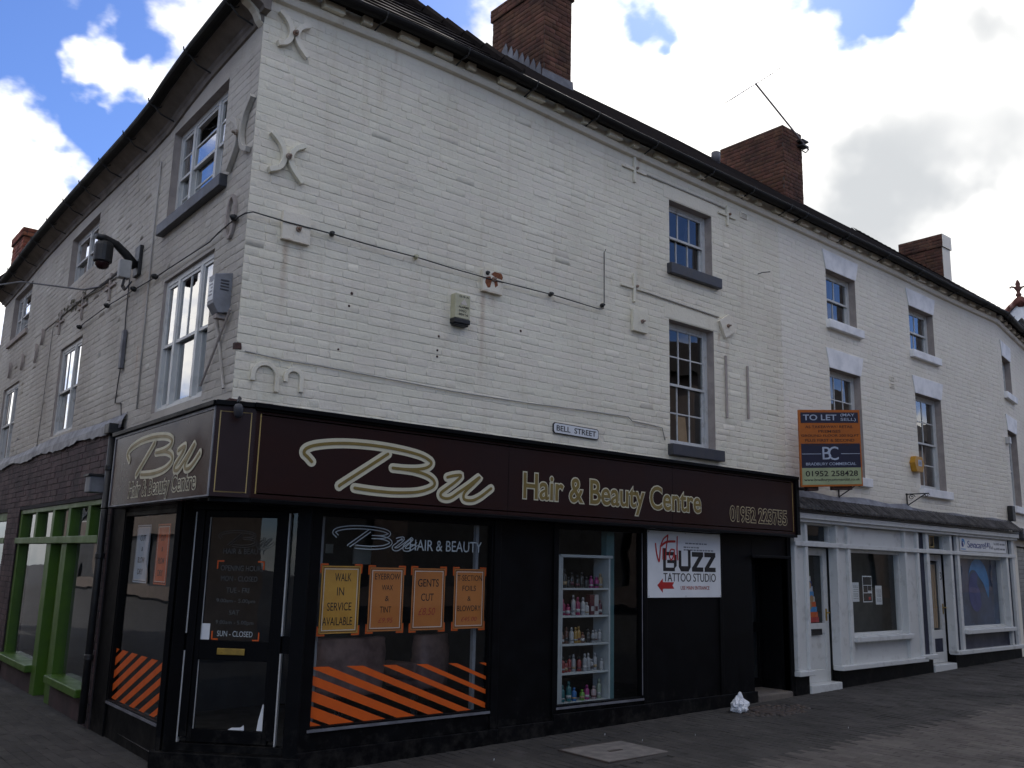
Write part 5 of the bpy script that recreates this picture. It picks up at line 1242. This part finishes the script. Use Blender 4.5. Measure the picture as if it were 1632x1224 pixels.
ROWS = [(['teal', 'teal', 'blue', 'green', 'magenta', 'pale pink', 'pale green'], (.20, .17), 'bottom shelf'),
        (['red', 'red', 'red', 'silver', 'red', 'silver', 'silver', 'silver', 'silver', 'silver'], (.18, .14), 'fourth shelf'),
        (['brown', 'brown', 'white', 'amber', 'amber', 'brown', 'black', 'silver', 'silver', 'silver'], (.18, .14), 'middle shelf'),
        (['pink', 'pink', 'white', 'pink', 'white', 'white', 'maroon', 'white', 'maroon'], (.19, .15), 'second shelf'),
        (['black', 'black', 'black', 'black', 'black', 'black', 'magenta', 'magenta', 'gold'], (.20, .14), 'top shelf')]
ORD = ['first', 'second', 'third', 'fourth', 'fifth', 'sixth', 'seventh', 'eighth', 'ninth', 'tenth']
for (cols, (hmax, hmin), where), z in zip(ROWS, ZS):
    n = len(cols); w = (SHL[1]-SHL[0]-.10)/n
    for i, c in enumerate(cols):
        u = SHL[0]+.05+w*(i+.5+R(-.12, .12)); hgt = R(hmin*.75, hmax*1.02)*(.75 if c in ('blue', 'green', 'magenta') and where == 'bottom shelf' else 1); r = min(.03, w*.42)*R(.85, 1)
        if where == 'second shelf' and i in (2, 6, 7): hgt = .21
        t = thing('product_box' if (where == 'second shelf' and i in (6, 7)) else 'bottle', f'{c} product on the {where}, {ORD[i]} from the left', 'bottle', tuple(FA(u, -.2, z)), 'hair products on the display shelf')
        p = FA(u, -.19+R(-.02, .02), z)
        if where == 'second shelf' and i in (6, 7):
            MB().box(FA, u-.034, u+.034, -.24, -.17, z+.001, z+hgt).build('body', BM[c], t, bevel=.002); bx(FA, u-.02, u+.02, -.1698, -.1692, z+.04, z+.09).build('label_print', BM['white' if c == 'maroon' else 'maroon'], t)
        else:
            MB().lathe(p, [(r*.94, .001), (r, .006), (r, hgt*.62), (r*.9, hgt*.70), (r*.45, hgt*.76), (r*.42, hgt*.80)], 12).build('body', BM[c], t, smooth=True)
            MB().lathe(p+Vector((0, 0, hgt*.16)), [(r*1.01, 0), (r*1.012, hgt*R(.1, .3))], 12).build('label_band', BM[random.choice(('white', 'black', 'silver', 'maroon', 'gold'))], t, smooth=True)
            MB().lathe(p+Vector((0, 0, hgt*.80)), [(r*.52, 0), (r*.52, hgt*.14), (r*.35, hgt*.2)], 10).build('cap', BM['black' if c in ('black', 'red') else 'silver' if c in ('white', 'silver') else c], t, smooth=True)
for cu, cy, rot, wd, lab in ((1.72, -.75, .05, .74, 'wide brown padded salon chair behind the left posters'), (2.72, -.85, .3, .46, 'narrow brown padded salon chair seen behind the right posters')):
    t = thing('salon_chair', lab, 'chair', tuple(FA(cu, cy, .14)), 'salon chairs')
    b = MB(); rows = 7
    FF = Frame(FA(cu, cy, 0), (cos(rot), sin(rot), 0), (sin(rot), -cos(rot), 0))
    prof = [(-1, .0), (-.96, .03), (-.8, .04), (0, .05), (.8, .04), (.96, .03), (1, 0)]
    P = []
    for zf in (.52, .60, .75, .90, .985, 1.02, 1.03):
        k = 1.0 if zf < .98 else (.97 if zf < 1.025 else .9); th = 1 if zf < .98 else .5
        P.append([FF(wd/2*x*k*(.9+.1*(zf-.5)*2), y*th+.02-.08*(x*x), zf) for x, y in prof]+[FF(wd/2*x*k*(.9+.1*(zf-.5)*2), -.06-y*th-.08*(x*x), zf) for x, y in prof[::-1]])
    nn = len(P[0])
    for r_ in P: b.v += r_
    for i in range(len(P)-1):
        for k in range(nn): b.f.append((i*nn+k, i*nn+(k+1) % nn, (i+1)*nn+(k+1) % nn, (i+1)*nn+k))
    b.f.append(tuple(range(nn))); b.f.append(tuple((len(P)-1)*nn+k for k in range(nn)))
    b.build('backrest', chair_m, t, smooth=True)
    bx(FF, -wd*.45, wd*.45, -.52, -.05, .50, .60).build('seat', chair_m, t, bevel=.03)
    for s_ in (-1, 1): bx(FF, s_*wd*.46-.04, s_*wd*.46+.04, -.50, -.08, .60, .76).build('armrest', chair_m, t, bevel=.025)
    MB().lathe(FF(0, -.28, .14), [(.26, 0), (.25, .03), (.04, .05), (.035, .36)], 16).build('pedestal', steel, t, smooth=True)

for a, lab in ((.93, 'slim pale grey post inside the left end of the salon window'), (2.60, 'slim pale grey post inside the right end of the salon window')):
    bx(FA, a, a+.035, -.16, -.12, .38, 2.15).build('inner_post', grey_box, None, lab, 'post', 'inner window posts')
for a, b, c, d, lab in ((2.52, 2.62, 1.82, 1.93, 'small pale card on the salon back wall, left one'), (2.90, 3.15, 1.70, 1.92, 'larger pale sheet on the salon back wall, right one'), (2.30, 2.37, 1.42, 1.56, 'lowest small pale card on the salon back wall')):
    bx(FA, a, b, -2.96, -2.94, c, d).build('wall_notice', white_v, None, lab, 'notice', 'cards on the salon wall')
# cardboard sheet behind the broken pane
FE = Frame(FA(5.655, -.17, 3.22), (1, .0, .05), (0, -1, 0))
MB().prism(FE, [(0.03, 0), (.19, 0), (.15, .33), (-.03, .33)], 0, .006).build('cardboard_sheet', card, None, 'brown cardboard sheet leaning behind the lower window pane', 'cardboard')

# ================================================================== ironwork on the walls
def anchor_x(F, cu, cz, s_, label, m_=paint_a, g_='iron wall anchors'):
    t = thing('wall_anchor', label, 'wall anchor', tuple(F(cu, 0, cz-.2)), g_)
    for k, st in enumerate(([(-.15, .18), (-.06, .10), (-.025, .0), (-.06, -.10), (-.15, -.15)], [(.15, .15), (.06, .09), (.025, .0), (.06, -.09), (.15, -.18)])):
        MB().ribbon(F, [(p.x*s_+cu, p.y*s_+cz) for p in catmull(st, 5)], .048, .004, .050+.001*k, cap=False).build('curved_bar', m_, t, bevel=.004)
    MB().lathe(F(cu, .055, cz), [(.026, 0), (.028, .015), (.014, .02), (.014, .045), (.005, .05)], 10, axis=tuple(F.n)).build('bolt', rustbolt, t)
anchor_x(FA, .275, 6.30, .95, 'white X shaped iron wall anchor, topmost near the corner'); anchor_x(FA, .30, 5.14, 1.05, 'white X shaped iron wall anchor, lower of two near the corner')
def plate(F, u0, u1, z0, z1, label, m_=paint_a, rot=0, bolt=(.5, .5), two=False):
    t = thing('wall_plate', label, 'wall plate', tuple(F((u0+u1)/2, 0, z0)), 'square tie plates')
    cu, cz, a, b = (u0+u1)/2, (z0+z1)/2, (u1-u0)/2, (z1-z0)/2
    P = [(-a, -b), (a, -b), (a, b), (-a, b)]; P = [(cu+x*cos(rot)-y*sin(rot), cz+x*sin(rot)+y*cos(rot)) for x, y in P]
    MB().prism(F, P, .004, .045).build('plate', m_, t, bevel=.003)
    MB().lathe(F(u0+(u1-u0)*bolt[0], .045, z0+(z1-z0)*bolt[1]), [(.024, 0), (.024, .018), (.012, .02), (.011, .05), (.004, .052)], 8, axis=tuple(F.n)).build('bolt', rustbolt, t)
plate(FA, .30, .56, 4.405, 4.66, 'square white tie plate nearest the corner, crossed by a cable', bolt=(.55, .45))
plate(FA, 2.46, 2.715, 4.41, 4.635, 'rust stained square tie plate above the alarm box', bolt=(.5, .62))
rp = MB()
for P in ([(2.56, 4.60), (2.60, 4.634), (2.69, 4.634), (2.712, 4.60), (2.70, 4.57), (2.62, 4.575)], [(2.485, 4.50), (2.50, 4.56), (2.55, 4.575), (2.57, 4.53), (2.55, 4.46), (2.52, 4.45)], [(2.60, 4.53), (2.64, 4.55), (2.65, 4.50), (2.615, 4.47)]): rp.prism(FA, P, .045, .0462)
rp.build('rust_stain', mat('flaking_rust', (.26, .085, .03), .85, (.14, .05, .025), 40, bump=.6), [o for o in COL.objects if o.name.startswith('wall_plate') and 'rust' in o.get('label', '')][0])
plate(FA, 4.655, 4.90, 4.41, 4.665, 'square white tie plate left of the lower window', bolt=(.6, .5))
plate(FA, 6.30, 6.54, 4.67, 4.91, 'diamond turned tie plate right of the lower window', rot=radians(32))
def cross(F, cu, cz, l, label, m_=paint_a):
    t = thing('wall_anchor', label, 'wall anchor', tuple(F(cu, 0, cz-l)), 'iron wall anchors')
    bx(F, cu-.018, cu+.018, .004, .03, cz-l, cz+l).build('upright_bar', m_, t, bevel=.003); bx(F, cu-l*1.3, cu+l*1.3, .004, .024, cz-.016, cz+.016).build('cross_bar', m_, t, bevel=.003)
    MB().lathe(F(cu+.03, .03, cz+.02), [(.018, 0), (.018, .015), (.006, .03)], 8, axis=tuple(F.n)).build('bolt', rustbolt, t)
cross(FA, 4.71, 6.40, .16, 'white cross anchor under the eaves left of the upper window'); cross(FA, 4.70, 4.93, .17, 'white cross anchor left above the lower window'); cross(FA, 6.50, 6.31, .14, 'white cross anchor right of the upper window')
for u, z0, z1, lab in ((6.395, 3.60, 4.40, 'long upright iron strap nearest the lower window'), (6.845, 3.645, 4.335, 'shorter upright iron strap, second from the lower window')): MB().box(FA, u-.014, u+.014, .006, .03, z0, z1).build('iron_strap', reveal_m, None, lab, 'strap', 'upright iron straps', bevel=.003)
AR = thing('wall_relief', 'pair of raised white arches above the left end of the sign', 'relief', tuple(FA(.36, 0, 3.1)))
for cu, r, zb, zt in ((.258, .105, 3.09, 3.215), (.513, .072, 3.12, 3.235)):
    MB().ribbon(FA, [(cu-r, zb+.07)]+[(cu+r*cos(t), zt+r*.95*sin(t)) for t in [pi-pi*k/14 for k in range(15)]]+[(cu+r, zb)], .036, .004, .028, cap=False).build('arch', paint_a, AR, bevel=.004)
MB().tube([FA(7.16, 0, 5.66), FA(7.20, .05, 5.68), FA(7.30, .10, 5.70)], .006, 6).build('iron_spike', black_m, None, 'thin iron spike sticking out right of the upper window', 'spike')
for u0, u1, z0, z1, lab in ((4.75, 6.46, 6.405, 6.40, 'thin painted bar running under the eaves above the upper window'), (4.76, 6.28, 4.925, 4.885, 'thin painted bar running over the lower window lintel')): MB().tube([FA(u0, .012, z0), FA(u1, .012, z1)], .011, 6).build('tie_bar', paint_b, None, lab, 'tie bar', 'painted tie bars')
# on the side wall
RC = thing('wall_anchor', 'thin crossed iron rods low on the side wall near the corner', 'wall anchor', tuple(FB(.35, 0, 3.1)), 'iron wall anchors')
MB().tube([FB(.12, .03, 3.75), FB(.66, .03, 3.18)], .011, 6).build('rod', reveal_m, RC); MB().tube([FB(.50, .02, 3.80), FB(.36, .02, 3.545), FB(.15, .02, 3.09)], .013, 6).build('rod', paint_b, RC)
anchor_x(FB, .26, 5.36, 1.5, 'large curved iron anchor on the side wall between window and corner', paint_b)
MB().ribbon(FB, [(.33+.09*cos(t), 4.62+.19*sin(t)) for t in [2*pi*k/18 for k in range(19)]], .03, .004, .03, cap=False).build('iron_ring', reveal_m, None, 'rusty oval iron ring anchor above the grey box', 'wall anchor', 'iron wall anchors')
for k, (u, z, h_) in enumerate(((9.93, 4.73, .13), (8.92, 4.71, .13), (7.9, 4.68, .14), (7.58, 4.88, .12))):
    MB().ribbon(FB, [(u+.05*(t*t), z+h_*t) for t in [-1+.25*i for i in range(9)]], .03, .01, .05, cap=False).build('curved_anchor', reveal_m, None, ['small curved iron anchor over the farthest side window', 'small curved iron anchor, second over the farthest side window', 'small curved iron anchor, third towards the middle window', 'small curved iron anchor closest to the middle window'][k], 'wall anchor', 'curved iron anchors')
for u, z, lab in ((5.38, 4.88, 'rusty cross anchor above the middle side window, nearer one'), (6.6, 4.9, 'rusty cross anchor above the middle side window, farther one'), (4.1, 4.85, 'rusty cross anchor just left of the camera mount')): cross(FB, u, z, .17, lab, reveal_m)
mb = MB(); 
for i in range(26): mb.lathe(FB(5.2+R(0, 1.6), .008, 4.98+R(-.05, .12)), [(R(.015, .045), 0), (.01, .012)], 6, axis=tuple(FB.n))
mb.build('moss', moss, None, 'dark moss speckles above the middle side window', 'moss', kind='stuff')

# ================================================================== cables, boxes, lamps
def cable(F, pts, r, m_, label, off=.016):
    return MB().tube([F(u, off, z) for u, z in pts], r, 6).build('cable', m_, None, label, 'cable', 'cables on the walls', smooth=True)
cable(FA, [(-.035, 4.535), (.03, 4.562), (.30, 4.555), (.78, 4.56), (1.2, 4.553), (1.66, 4.56), (2.1, 4.548), (2.57, 4.545), (3.0, 4.553), (3.38, 4.56), (3.8, 4.55), (4.10, 4.545), (4.155, 4.56), (4.17, 4.64), (4.165, 5.22), (4.19, 5.26)], .006, cable_m, 'thin dark cable running from the corner along the street wall', .05)
cable(FA, [(.07, 3.39), (.4, 3.37), (.73, 3.375), (1.3, 3.365), (2.16, 3.35), (3.1, 3.36), (3.9, 3.385), (4.6, 3.40), (4.66, 3.36), (5.0, 3.35), (5.17, 3.34), (5.22, 3.2)], .006, cable_w, 'thin painted cable low on the street wall above the sign')
for k, (u, z, m_, lab) in enumerate(((.775, 4.565, black_m, 'black cable clip right of the corner tie plate'), (1.665, 4.565, cream_p, 'cream round cable box midway to the rusty plate'), (2.52, 4.60, black_m, 'black cable clip on the rusty tie plate'), (3.385, 4.565, black_m, 'black cable clip right of the rusty tie plate'), (4.16, 4.60, black_m, 'black cable clip at the foot of the upright cable'))):
    t = thing('cable_clip', lab, 'cable clip', tuple(FA(u, 0, z-.03)), 'cable clips')
    MB().lathe(FA(u, .02, z), [(.024, 0), (.025, .025), (.018, .04), (.014, .05)], 10, axis=(-.4, -1, .1)).build('body', m_, t, smooth=True); MB().lathe(FA(u-.01, .065, z), [(.014, 0), (.014, .012)], 8, axis=(-.4, -1, .1)).build('screw', m_, t)
cable(FB, [(-.05, 4.535), (.2, 4.55), (.55, 4.53), (.75, 4.50), (2.2, 4.53), (2.95, 4.56), (4.0, 4.60), (5.05, 4.60), (5.3, 4.58)], .0065, cable_m, 'dark cable along the side wall above the first window', .035)
cable(FB, [(3.3, 4.85), (3.28, 4.32), (3.22, 3.95), (3.30, 3.6), (3.33, 3.36), (3.1, 3.33), (3.02, 3.15)], .007, cable_m, 'dark cable dropping from the camera to the lead flashing')
cable(FB, [(2.55, 5.9), (2.56, 5.2), (2.54, 4.2), (2.5, 3.2)], .009, cable_w, 'painted upright pipe left of the corner windows')
cable(FB, [(3.4, 4.9), (4.2, 4.93), (4.9, 4.96), (6.2, 5.05), (7.0, 4.9), (7.05, 4.0), (7.1, 3.2)], .006, cable_w, 'painted cable running from the camera past the middle window')
MB().tube([FB(3.6, .02, 4.95), FB(4.5, .03, 4.94), FB(5.0, .10, 5.0), FB(7.5, .42, 5.62), FB(9.5, .55, 5.98), FB(12.5, .6, 6.4)], .012, 6).build('overhead_wire', cable_m, None, 'thick black wire rising from the camera to the far eaves', 'wire')
bx(FB, 3.17, 3.25, .01, .05, 3.72, 4.15).build('conduit_box', lead, None, 'slim grey conduit below the camera on the side wall', 'conduit', bevel=.005)
for k, (u, z) in enumerate(((.20, 4.56), (2.28, 4.535), (3.0, 4.565), (4.05, 4.60), (5.3, 4.58))):
    MB().lathe(FB(u, .02, z), [(.028, 0), (.03, .03), (.018, .05), (.012, .06)], 9, axis=(-1, -.3, .2)).build('cable_clip', black_m, None, ['black cable clip on the side wall beside the corner', 'black cable clip at the left top of the corner window', 'black cable clip under the camera bracket', 'black cable clip left of the camera bracket', 'black cable clip above the middle side window'][k], 'cable clip', 'cable clips', smooth=True)
AL = thing('alarm_box', 'narrow cream alarm box with black base on the street wall', 'alarm', tuple(FA(2.2, 0, 4.0)))
MB().prism(FA, [(2.105, 4.06), (2.285, 4.06), (2.285, 4.305), (2.105, 4.305)], 0, .08).build('body', cream_p, AL, bevel=.006)
MB().box(FA, 2.10, 2.29, 0, .085, 4.01, 4.06).box(FA, 2.115, 2.275, 0, .075, 3.99, 4.01).build('base', black_m, AL, bevel=.008)
write('G-S-A', FA, 2.15, 4.27, .115, .02, .081, AL, ink, thick=.001); MB().prism(FA, [(2.165, 4.20), (2.25, 4.20), (2.21, 4.262)], .0805, .082).build('emblem', rust, AL)
write('ALARMS', FA, 2.145, 4.165, .12, .02, .081, AL, ink, thick=.001, offset=.01); write('0902', FA, 2.15, 4.125, .09, .022, .081, AL, ink, thick=.001); write('88416', FA, 2.15, 4.09, .11, .022, .081, AL, ink, thick=.001)
AB = thing('alarm_box', 'yellow six sided alarm box beside the right first floor window', 'alarm', tuple(FC(3.75, 0, 3.34)))
MB().prism(FC, [(3.56, 3.48), (3.62, 3.34), (3.84, 3.34), (3.90, 3.48), (3.84, 3.585), (3.62, 3.585)], 0, .09).build('body', yellow, AB, bevel=.008); bx(FC, 3.68, 3.80, .09, .093, 3.43, 3.53).build('badge', pale_bl, AB); bx(FC, 3.705, 3.775, .093, .0945, 3.455, 3.505).build('badge_print', grey_box, AB)
EB = thing('service_box', 'grey metal box with louvred side on the side wall near the corner', 'box', tuple(FB(.25, 0, 3.7)))
MB().prism(Frame(FB(.20, 0, 0), FB.n, -FB.d), [(0, 3.74), (0, 4.085), (.15, 4.05), (.15, 3.80), (.10, 3.725)], -.14, 0).build('casing', grey_box, EB, bevel=.004)
FZ = Frame(FB(.20, 0, 0), FB.n, -FB.d)
for i in range(4): bx(FZ, .03, .10, .0, .006, 4.00-.026*i, 4.010-.026*i).build('louvre', slate, EB)
bx(FB, .215, .325, .15, .153, 3.83, 4.00).build('paper_label', white_v, EB); nt2 = MB()
for i in range(5): nt2.box(FB, .23, .31-.02*(i % 3), .1532, .154, 3.87+.03*i, 3.885+.03*i)
nt2.build('small_print', grey_box, EB)
bx(FB, .24, .31, .0, .10, 3.69, 3.73).build('bracket', reveal_m, EB)
CM = thing('security_camera', 'dark dome camera on a curved arm on the side wall', 'camera', tuple(FB(3.0, 0, 4.7)))
bx(FB, 2.92, 3.10, 0, .04, 4.72, 5.06).build('wall_plate', black_m, CM, bevel=.006)
MB().tube([FB(3.0, .04, 4.82), FB(2.98, .16, 4.93), FB(2.93, .28, 5.0), FB(2.88, .42, 5.03), FB(2.86, .50, 5.02)], [.05, .048, .042, .035, .032], 10).build('arm', black_m, CM, smooth=True)
cc_ = FB(2.89, .41, 4.76)
MB().lathe(cc_, [(.085, 0), (.095, .01), (.095, .18), (.085, .21), (.04, .24)], 16).build('housing', black_m, CM, smooth=False); MB().lathe(cc_, [(.01, -.075), (.045, -.065), (.068, -.04), (.075, -.01), (.075, .0)], 16).build('dome', maroon_g, CM, smooth=True)
bx(FB, 2.93, 3.03, .10, .22, 4.66, 4.86).build('junction_box', lightgrey, CM, bevel=.01)
for k in range(3): MB().tube([FB(2.95+.03*k, .15, 4.67), FB(2.95+.04*k, .16, 4.58), FB(3.0+.03*k, .12, 4.55), FB(3.02+.02*k, .06, 4.66)], .007, 6).build('lead', cable_m, CM, smooth=True)
FLD = thing('floodlight', 'small grey floodlight clipped to the top corner of the sign', 'lamp', (-.03, -.24, 2.86))
MB().lathe((-.05, -.27, 2.86), [(.022, -.06), (.034, -.03), (.036, .02), (.024, .045), (.01, .05)], 10, axis=(-.2, -.3, 1)).build('head', slate, FLD, smooth=True); MB().tube([(-.05, -.26, 2.92), (-.02, -.2, 2.97), (.03, -.10, 2.98)], .012, 6).build('bracket', black_m, FLD)
DPp = thing('downpipe', 'black downpipe on the dark brick pier beside the salon', 'pipe', tuple(FB(3.05, .1, .06)))
MB().tube([FB(3.03, .08, 3.02), FB(3.03, .08, .10)], .036, 10).build('pipe', black_m, DPp, smooth=True)
for z in (.7, 1.7, 2.6): MB().lathe(FB(3.03, .08, z), [(.040, 0), (.045, .01), (.045, .05), (.040, .06)], 10).build('collar', black_m, DPp)
bx(FB, 2.94, 3.12, .03, .15, 2.98, 3.09).build('hopper', black_m, DPp, bevel=.01)
LT = thing('wall_lantern', 'blue grey box lantern on the brick pier of the side street', 'lamp', tuple(FB(3.5, .1, 2.3)))
MB().box(FB, 3.22, 3.40, .06, .21, 2.38, 2.55).build('body', grey_box, LT, bevel=.01); MB().box(FB, 3.20, 3.42, .05, .23, 2.55, 2.572).box(FB, 3.28, 3.34, .03, .07, 2.42, 2.5).build('hood', black_m, LT)
for u, lab in ((1.31, 'small scrolled iron bracket below the letting board'), (3.38, 'scrolled iron sign bracket below the right first floor window')):
    t = thing('iron_bracket', lab, 'bracket', tuple(FC(u, 0, 2.75)), 'scrolled iron brackets')
    MB().tube([FC(u, .015, 2.98), FC(u, .015, 2.76)], .011, 6).tube([FC(u, .0, 2.965), FC(u, .36, 2.965)], .010, 6).tube([FC(u, .02, 2.79), FC(u, .30, 2.955)], .008, 6).build('frame', black_m, t)
    MB().tube([FC(u, .09+.055*(1-k/20)*cos(k*.55), 2.915+.045*(1-k/20)*sin(k*.55)) for k in range(18)], .006, 5).tube([FC(u, .33+.04*(1-k/20)*cos(k*.5), 2.94+.035*(1-k/20)*sin(k*.5)) for k in range(16)], .005, 5).build('scroll', black_m, t)
AE = thing('tv_aerial', 'leaning television aerial on the middle chimney stack', 'aerial', (11.5, 1.9, 9.6))
MB().tube([(11.62, 1.88, 9.58), (10.0, 1.9, 10.34)], .018, 6).build('mast', alu, AE); MB().tube([(9.27, 1.9, 9.76), (10.69, 1.9, 10.87)], .011, 6).build('boom', alu, AE)
for t_, l_ in ((.0, .05), (.23, .07), (.45, .08), (.54, .10), (.60, .10), (.66, .07), (.82, .06), (.95, .05)):
    p = Vector((9.27, 1.9, 9.76)).lerp(Vector((10.69, 1.9, 10.87)), t_); MB().tube([p+Vector((-.02, -.3, .03))*l_/.1, p+Vector((.02, .3, -.03))*l_/.1], .006, 5).build('element', alu, AE)
MB().wbox(11.40, 11.60, 1.86, 1.99, 9.60, 9.63).wbox(11.40, 11.6, 1.86, 1.99, 9.70, 9.73).tube([(11.62, 1.88, 9.58), (11.55, 1.9, 9.5), (11.5, 1.95, 9.55)], .012, 6).build('clamp', black_m, AE)

# ================================================================== on the pavement
MC = thing('manhole_cover', 'pale square concrete filled access cover in the pavement', 'manhole cover', ((HOLE[0]+HOLE[1])/2, (HOLE[2]+HOLE[3])/2, gz(3.4)))
FH = Frame((HOLE[0], HOLE[2], 0), (1, 0, .0175), (0, 1, 0))
mc = MB(); mc.wbox(HOLE[0]+.012, HOLE[1]-.012, HOLE[2]+.012, HOLE[3]-.012, gz(3.4)-.03, gz(3.4)+.004); mc.build('cover', concrete, MC, bevel=.003)
f_ = MB()
for a, b, c, d in ((HOLE[0]-.01, HOLE[1]+.01, HOLE[2]-.01, HOLE[2]+.008), (HOLE[0]-.01, HOLE[1]+.01, HOLE[3]-.008, HOLE[3]+.01), (HOLE[0]-.01, HOLE[0]+.008, HOLE[2]+.008, HOLE[3]-.008), (HOLE[1]-.008, HOLE[1]+.01, HOLE[2]+.008, HOLE[3]-.008)): f_.wbox(a, b, c, d, gz(3.4)-.03, gz(3.4)+.003)
f_.build('rim', iron, MC); MB().wbox(3.38, 3.54, -.93, -.89, gz(3.4)-.01, gz(3.4)+.008).build('lifting_slot', iron, MC)
MB().quad(*[(x, y, gz(x)-.004) for x, y in ((HOLE[0]-.1, HOLE[2]-.1), (HOLE[1]+.1, HOLE[2]-.1), (HOLE[1]+.1, HOLE[3]+.1), (HOLE[0]-.1, HOLE[3]+.1))]).build('bedding', paver_m, MC)
IC = thing('cobbled_cover', 'dark oval iron cover with stubby cobbles near the white bag', 'manhole cover', (6.5, -.5, gz(6.5)))
MB().lathe((6.5, -.5, gz(6.5)-.02), [(.27, 0), (.27, .024), (.24, .027)], 24).build('plate', iron, IC); cb = MB()
for i in range(11):
    for j in range(6):
        x, y = 6.0+.1*i+.05*(j % 2), -.75+.1*j
        if hypot((x-6.5)/.56, (y+.50)/.29) < 1: cb.lathe((x, y, gz(x)-.02), [(.042, 0), (.042, .018), (.03, .03), (.01, .034)], 7)
cb.build('cobbles', iron, IC, kind='stuff', smooth=True)
bm = bmesh.new(); bmesh.ops.create_icosphere(bm, subdivisions=4, radius=1)
for v in bm.verts:
    p = v.co.copy(); n1 = mnoise.noise(p*1.6+Vector((4, 1, 2))); n2_ = abs(mnoise.noise(p*3.4)); n3 = abs(mnoise.noise(p*7.0+Vector((9, 0, 3))))
    r = .78+.42*n1-.28*n2_-.16*n3
    v.co = Vector((p.x*.115*r*(1.25-.35*p.z), p.y*.10*r*(1.2-.3*p.z), max(-.075, p.z*.118*r)+.05*max(0, p.z)**2))
me = bpy.data.meshes.new('carrier_bag'); bm.to_mesh(me); bm.free(); me.materials.append(bag_m)
bg_ = bpy.data.objects.new('carrier_bag', me); COL.objects.link(bg_); bg_.location = (6.08, -.34, gz(6.08)+.073); tag(bg_, 'crumpled white plastic carrier bag on the pavement by the black wall', 'bag')
for k, (x, y, s_) in enumerate(((3.9, -.35, .012), (2.35, -.55, .010), (4.6, -.9, .012), (6.2, -1.6, .010), (4.0, -.75, .008))):
    MB().prism(Frame((x, y, gz(x)+.002), (1, .3, 0), (0, 0, 1)), [(-s_, -s_*.7), (s_, -s_*.5), (s_*.8, s_), (-s_*.6, s_*.8)], 0, .004).build('litter_scrap', white_v, None, ['tiny pale scrap beside the black shopfront plinth', 'tiny pale scrap left of the concrete cover', 'tiny pale scrap right of the concrete cover', 'tiny pale scrap farthest out on the pavement', 'tiny pale scrap behind the concrete cover'][k], 'litter', 'scraps of litter')
